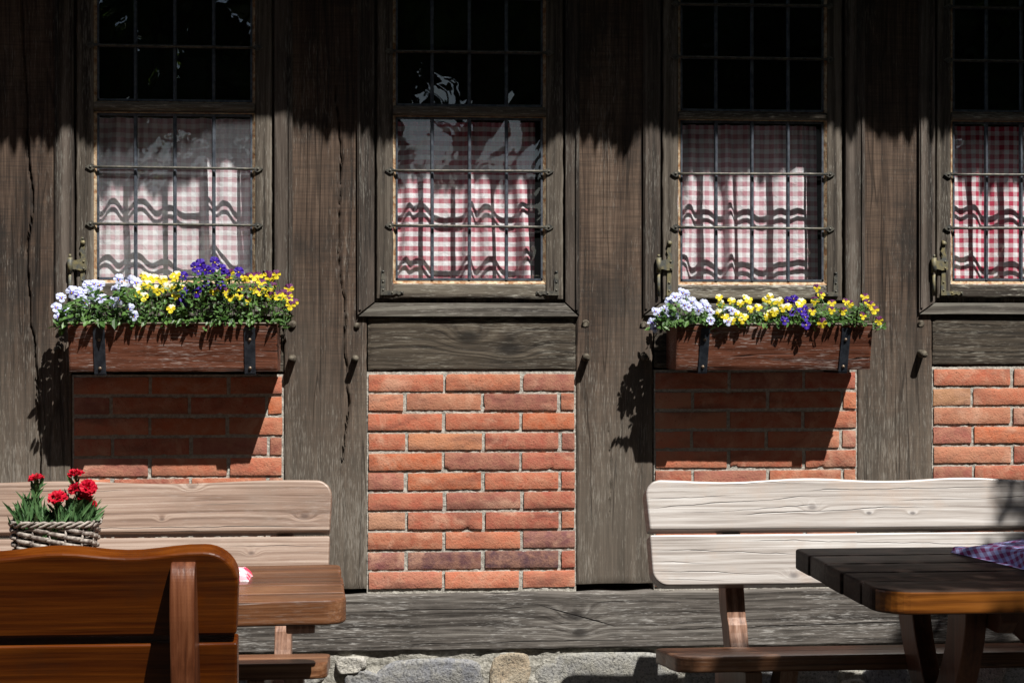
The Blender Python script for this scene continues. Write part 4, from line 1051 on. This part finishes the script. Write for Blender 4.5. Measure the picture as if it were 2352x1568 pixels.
for j in range(25):
    for i in range(41):
        u, v = i/40*2-1, j/24*2-1
        k = max(0, 1-abs(u)**3)*max(0, 1-abs(v)**3)
        vs.append((.10*u+.008*noise.noise(Vector((u*2, v*3, 1))), .055*v+.008*noise.noise(Vector((u*2, v*3, 5))), k**.5*(.028+.010*noise.noise(Vector((u*3, v*3, 8)))+.006*noise.noise(Vector((u*9, v*7, 8))))))
m.add(vs, [(j*41+i, j*41+i+1, (j+1)*41+i+1, (j+1)*41+i) for j in range(24) for i in range(40)], 0, True)
o = m.build('checked_cloth', gingham('gingham cloth pink', (.70,.06,.12), (.86,.84,.86), .040, .6, .6, .1), None, loc=(xN-.085, -1.22, zN))
cloth_uv(o, lambda c: (c.x+c.z*.8+.01, c.y+c.z*1.2))
tag(o, 'crumpled pink and white checked cloth on the brown left-hand table', 'cloth', None)

# ---------------------------------------------------------------- basket of carnations
cx_, cy_ = wx(128, -1.14), -1.14
bk = thing('wicker_basket', 'grey wicker basket of red carnations on the left-hand table', 'basket', (cx_, cy_, .751), math.radians(-5))
BA, BBr, BH = .098, .062, .125
def ring_pt(t, z, off=0.0, a=BA, b=BBr):
    k = .86+.14*min(1, z/BH)
    c_, s_ = math.cos(t), math.sin(t); p = .55
    x = math.copysign(abs(c_)**p, c_)*(a*k+off); y = math.copysign(abs(s_)**p, s_)*(b*k+off)
    return Vector((x, y, z))
# arc-length parametrised ring
NS = 14
tt = [i*2*PI/720 for i in range(721)]; ln = [0]
for i in range(720): ln.append(ln[-1]+(ring_pt(tt[i+1], BH)-ring_pt(tt[i], BH)).length)
def t_of(s):
    s = (s % 1.0)*ln[-1]; lo_, hi_ = 0, 720
    while hi_-lo_ > 1:
        mi_ = (lo_+hi_)//2
        if ln[mi_] <= s: lo_ = mi_
        else: hi_ = mi_
    return tt[lo_]+(tt[hi_]-tt[lo_])*(s-ln[lo_])/(ln[hi_]-ln[lo_]+1e-12)
M['wicker'] = simple('grey wicker', (.10,.078,.068), (.36,.32,.28), 75, .6, .35, .7, .002)
wv = MB()
rows = 13
for rw in range(rows):
    z0 = .006+rw*(BH-.012)/rows; sgn = 1 if rw % 2 else -1
    pts = []; rad = []
    for i in range(NS*12+1):
        s = i/(NS*12); t = t_of(s+.003*rw)
        ph = sgn*math.sin(s*NS*PI)
        p = ring_pt(t, z0+.004, .0050*ph); p.z = z0+.0045+.0022*math.cos(s*NS*PI)*sgn; pts.append(p); rad.append(.0040+.0016*ph+.0006*noise.noise(Vector((i*.2, rw, 0))))
    wv.tube(pts, rad, 7, flat=.62, up=(0,0,1), cap=False)
wv.build('woven_sides', M['wicker'], bk)
wv = MB()
for i in range(NS):
    t = t_of((i+.5)/NS+.003); wv.tube([ring_pt(t, 0.0), ring_pt(t, BH*.5), ring_pt(t, BH)], .003, 6)
wv.build('stakes', M['wicker'], bk)
wv = MB()
for k in range(3):
    pts = []; 
    for i in range(241):
        s = i/240; t = t_of(s); a_ = s*2*PI*9+k*2*PI/3
        p = ring_pt(t, BH, .0042*math.cos(a_)+.002); p.z = BH+.004+.0055*math.sin(a_); pts.append(p)
    wv.tube(pts, .0034, 7, cap=False)
wv.build('braided_rim', M['wicker'], bk)
wv = MB(); NN = 60
for z_, k in ((0.004, 0), (BH-.022, 1)):
    wv.add([tuple(ring_pt(2*PI*i/NN, z_, -.008)) for i in range(NN)], [tuple(range(NN))])
wv.add([tuple(ring_pt(2*PI*i/NN, z_, -.007)) for z_ in (0.003, BH-.006) for i in range(NN)], [(i, (i+1) % NN, NN+(i+1) % NN, NN+i) for i in range(NN)])
wv.build('liner', M['soil'], bk)
def carnation(seed, parent):
    rr = random.Random(seed); m = MB()
    for layer, (n, r, tilt, z) in enumerate(((5, 1.0, .10, 0), (5, .90, .34, .07), (5, .68, .72, .12), (4, .42, 1.15, .14))):
        for k in range(n):
            a = 2*PI*(k+.5*layer)/n+rr.uniform(-.2, .2); N_ = 9; rows_ = []
            tl = tilt+rr.uniform(-.22, .22)
            for ti, t in enumerate((.05, .45, .8, 1.0)):
                row = []
                for q_ in range(N_):
                    q = -1+2*q_/(N_-1)
                    jag = (1+.05*math.cos(q_*PI)+rr.uniform(-.03, .03)) if t == 1.0 else 1
                    rad = r*t*jag*(1-.12*q*q); an = a+q*.80*(.30+.70*t)
                    rf = .10*t*math.sin(q*7+k*2+layer)
                    x = rad*math.cos(tl)
                    row.append((x*math.cos(an), x*math.sin(an), z+rad*math.sin(tl)+rf))
                rows_.append(row)
            vs = [v for rw in rows_ for v in rw]
            m.add(vs, [(j*N_+q, (j+1)*N_+q, (j+1)*N_+q+1, j*N_+q+1) for j in range(3) for q in range(N_-1)], 1 if (layer == 0 and k % 3 == 0) else 0, True)
    m.tube([(0,0,0.02),(0,0,-.3),(0,0,-.75)], [.20,.26,.12], 8, 2)
    return m.build('flower', [P_RED, P_DRED, M['stem']], parent)
rr = random.Random(21)
groups = [('red carnation plant with one flower, leafy, in the left half of the wicker basket', -.062, [(83,1100,.0165,(-.25,-.25,1),-.0)]),
          ('red carnation plant with a low open flower in the middle of the wicker basket', -.01, [(132,1144,.0205,(0,-.55,1),-.03)]),
          ('red carnation plant with clustered tall flowers in the right half of the wicker basket', .05, [(174,1089,.0175,(0,-.1,1),.015),(202,1120,.0185,(.25,-1,.45),-.01),(172,1122,.0150,(-.6,-.6,.6),.0),(197,1148,.0180,(.2,.35,1),.0),(216,1156,.008,(.8,-.3,.4),-.02)])]
for gi, (lab, gx, fl) in enumerate(groups):
    base = Vector((cx_+gx, cy_, .751+BH-.02))
    pl = thing('carnation_plant', lab, 'carnation', tuple(base), group='carnations in the wicker basket')
    st, lf = MB(), MB()
    for si, (px, py, rad, nv, yo) in enumerate(fl):
        Y = cy_+yo-.01; x, z = at(px, py, Y); p = Vector((x, Y, z))-base
        f = carnation(gi*10+si, pl)
        q = Vector(nv).normalized().to_track_quat('Z', 'Y'); f.matrix_local = Matrix.Translation(p) @ q.to_matrix().to_4x4() @ Matrix.Diagonal((rad*1.22, rad*1.22, rad*1.22, 1))
        dn = q @ Vector((0,0,-1)); e = p+dn*rad*.7
        st.tube([Vector((rr.uniform(-.02, .02), rr.uniform(-.01, .01), 0)), Vector((e.x*.6, e.y*.5, e.z*.5)), e], .0018, 6)
        for k in range(20 if si != 4 else 3):
            t = rr.uniform(.15, .9); b_ = Vector((e.x*t, e.y*t, e.z*t)); d = Vector((rr.uniform(-.7, .7), rr.uniform(-.7, .4), 1))
            l_ = rr.uniform(.022, .045); leaf(lf, b_, d, Vector((rr.uniform(-1,1), -1, .3)), l_, l_*.26, 0, rr.uniform(-.1, .5))
    hx = (.026, .028, .036)[gi]
    for k in range((230, 150, 250)[gi]):
        b_ = Vector((rr.uniform(-hx, hx), rr.uniform(-.045, .045), rr.uniform(-.01, .055)*(1 if gi != 1 else .3)*max(.2, 1-abs(rr.gauss(0,.5)))))
        edge = abs(b_.x+gx)/.09
        d = Vector(((b_.x+gx)*rr.uniform(1, 5)*(1 if gi else .3)+rr.uniform(-.4, .45), rr.uniform(-.6, .3), rr.uniform(.5, 1.2)))
        l_ = rr.uniform(.026, .062); leaf(lf, b_, d, Vector((rr.uniform(-1,1), -1, .2)), l_, l_*rr.uniform(.13, .22), 0, rr.uniform(-.1, .55))
    if gi == 1:
        for dx_ in (-.002, .012, .022): leaf(lf, Vector((dx_, -.058, .018)), Vector((rr.uniform(-.3,.2), -.25, -1)), Vector((0,-1,.2)), .034, .011, 0, .1)
    lf.build('foliage', M['carn_leaf'], pl); st.build('stems', M['stem'], pl)

# ================================================================ trees behind the viewer (seen mirrored in the panes, set near to block sky light, shading the right-hand table)
def leafquad(m, p, s, rr):
    d = Vector((rr.gauss(0,1), rr.gauss(0,1), rr.gauss(0,.7))).normalized(); n = Vector((rr.gauss(0,1), rr.gauss(0,1), rr.gauss(0,1)))
    sd = d.cross(n).normalized()*s*.36
    m.add([p-d*s*.5, p+sd, p+d*s*.5, p-sd], [(0,1,2,3)])
def tree(label, x, y, h, r, seed, nleaf=5000, leaf_s=.22, trunk_h=None, zmin=None, keep=None, sq=1.0):
    rr = random.Random(seed); t = thing('leafy_tree', label, 'tree', (x, y, 0), group='trees facing the house')
    m = MB(); th_ = trunk_h or h*.35
    m.tube([(0,0,0), (rr.uniform(-.1,.1), 0, th_*.5), (rr.uniform(-.2,.2), .1, th_), (0, 0, h*.8)], [r*.085, r*.07, r*.055, r*.02], 10)
    cl = []
    for k in range(26):
        a = rr.uniform(0, 2*PI); q = rr.uniform(.25, .85)*r; zz = rr.uniform(th_+.3, h-.3)
        e = Vector((q*math.cos(a), q*math.sin(a)*sq, zz)); cl.append((e, r*rr.uniform(.28, .42)))
        m.tube([(0, 0, max(.4*th_, zz-q*.8)), (e.x*.5, e.y*.5, zz-q*.2), tuple(e)], [r*.03, r*.02, r*.008], 6)
    m.build('trunk', M['bark'], t)
    m = MB(); n = 0; tries = 0
    while n < nleaf and tries < nleaf*8:
        tries += 1
        c_, cr_ = cl[rr.randrange(len(cl))]
        d = Vector((rr.gauss(0,1), rr.gauss(0,1), rr.gauss(0,.8))).normalized()*cr_*rr.random()**.4
        p = c_+d
        if zmin and p.z < zmin: continue
        if keep and not keep(p+Vector((x, y, 0))): continue
        leafquad(m, p, leaf_s*rr.uniform(.6, 1.3), rr); n += 1
    m.build('crown', M['tree_leaf'], t)
def keep_bg(p):  # leave the sky gap that the old panes mirror
    k = (p.y*-1)/5.3  # mirrored viewing fan
    xw = p.x/(1+(-p.y)/5.3); zw = 1.33+(p.z-1.33)/(1+(-p.y)/5.3)
    if wx(880) < xw < wx(1300) and wz(1080,445) < zw < wz(1080,248)+.03*math.sin(xw*14): return False
    if wx(960) < xw < wx(1085) and wz(1080,262) <= zw < wz(1080,190): return False
    if wx(1085) < xw < wx(1105) and wz(1080,115) < zw < wz(1080,108): return False
    if wx(222) < xw < wx(330) and wz(300,400) < zw < wz(300,365): return False
    if wx(290) < xw < wx(480) and wz(300,395) < zw < wz(300,292)-(xw-wx(312))*.25: return False
    if wx(460) < xw < wx(600) and wz(300,400) < zw < wz(300,335): return False
    return True
TR = [('broad green tree across the terrace facing the windows, nearest the middle', 1.2, -13, 13, 4.4), ('tall green tree across the terrace left of the middle one', -5.5, -14, 14, 4.6),
      ('tall dense green tree across the terrace to the right', 7.2, -13.5, 14, 4.6), ('dense green tree far to the right across the terrace', 14, -15, 14, 5.0), ('dense green tree far to the left across the terrace', -13, -16, 14, 5.0),
      ('unseen spreading green tree added on the left to block sky light', -9.5, -9, 11, 4.2), ('unseen tall green tree added on the far right to block sky light', 13, -6.5, 11, 4.2)]  # these two side trees are unseen, added only to block sky light
for i, (lab, x, y, h, r_) in enumerate(TR): tree(lab, x, y, h, r_, 60+i, 15000, .55, trunk_h=2.0, keep=keep_bg)
# tree whose leaves shade the right-hand table
def on_region(q):
    """q: where a ray along the sun direction meets the table height"""
    x, y = q.x, q.y
    if x > xT-.05 and -1.525 < y < -.69: 
        if x < xT+.55 and -1.10 < y < -.74 and R.random() < .30: return False
        return True
    if x > xT-.02 and y > -1.60 and y <= -1.525 and R.random() < .10: return True
    if x > wx(1500, -.9)+.0 and -1.17 < y < -.80: return True
    if wx(2265,-.48)+.0 < x < wx(2352,-.48)+.9 and -.69 <= y < .05: return True
    return False
t = thing('leafy_tree', 'leafy tree at the right edge of the terrace, its branches shading the dark table', 'tree', (4.9, -4.6, 0), group='trees facing the house')
rr = random.Random(77); m = MB(); lf = MB()
m.tube([(0,0,0),(.05,.05,1.5),(-.1,0,3.0),(-.3,.2,4.2)], [.16,.13,.10,.05], 10)
for k in range(16):
    q = Vector((rr.uniform(1.0, 3.0), rr.uniform(-1.5, -.6), .75)); T_ = rr.uniform(3.3, 4.8)/SUN.z
    e = q+SUN*T_; e = e-Vector((4.9, -4.6, 0)); s_ = Vector((-.1, 0, rr.uniform(2.4, 3.4)))
    m.tube([s_, s_.lerp(e, .5)+Vector((0,0,.12)), e], [.035,.018,.005], 6)
m.build('trunk', M['bark'], t)
n = 0
while n < 9000:
    q = Vector((rr.uniform(.6, 3.9), rr.uniform(-1.7, .1), .75))
    if not on_region(q): n += 0; continue
    T_ = rr.uniform(2.9, 4.8)/SUN.z
    p = q+SUN*T_-Vector((4.9, -4.6, 0)); leafquad(lf, p, rr.uniform(.045, .075), rr); n += 1
for k in range(4000):
    a = rr.uniform(0, 2*PI); q = rr.random()**.5*1.5
    p = Vector((.6+q*math.cos(a), -.6+q*math.sin(a), 4.3+rr.gauss(0, .5))); leafquad(lf, p, .09, rr)
lf.build('crown', M['tree_leaf'], t)
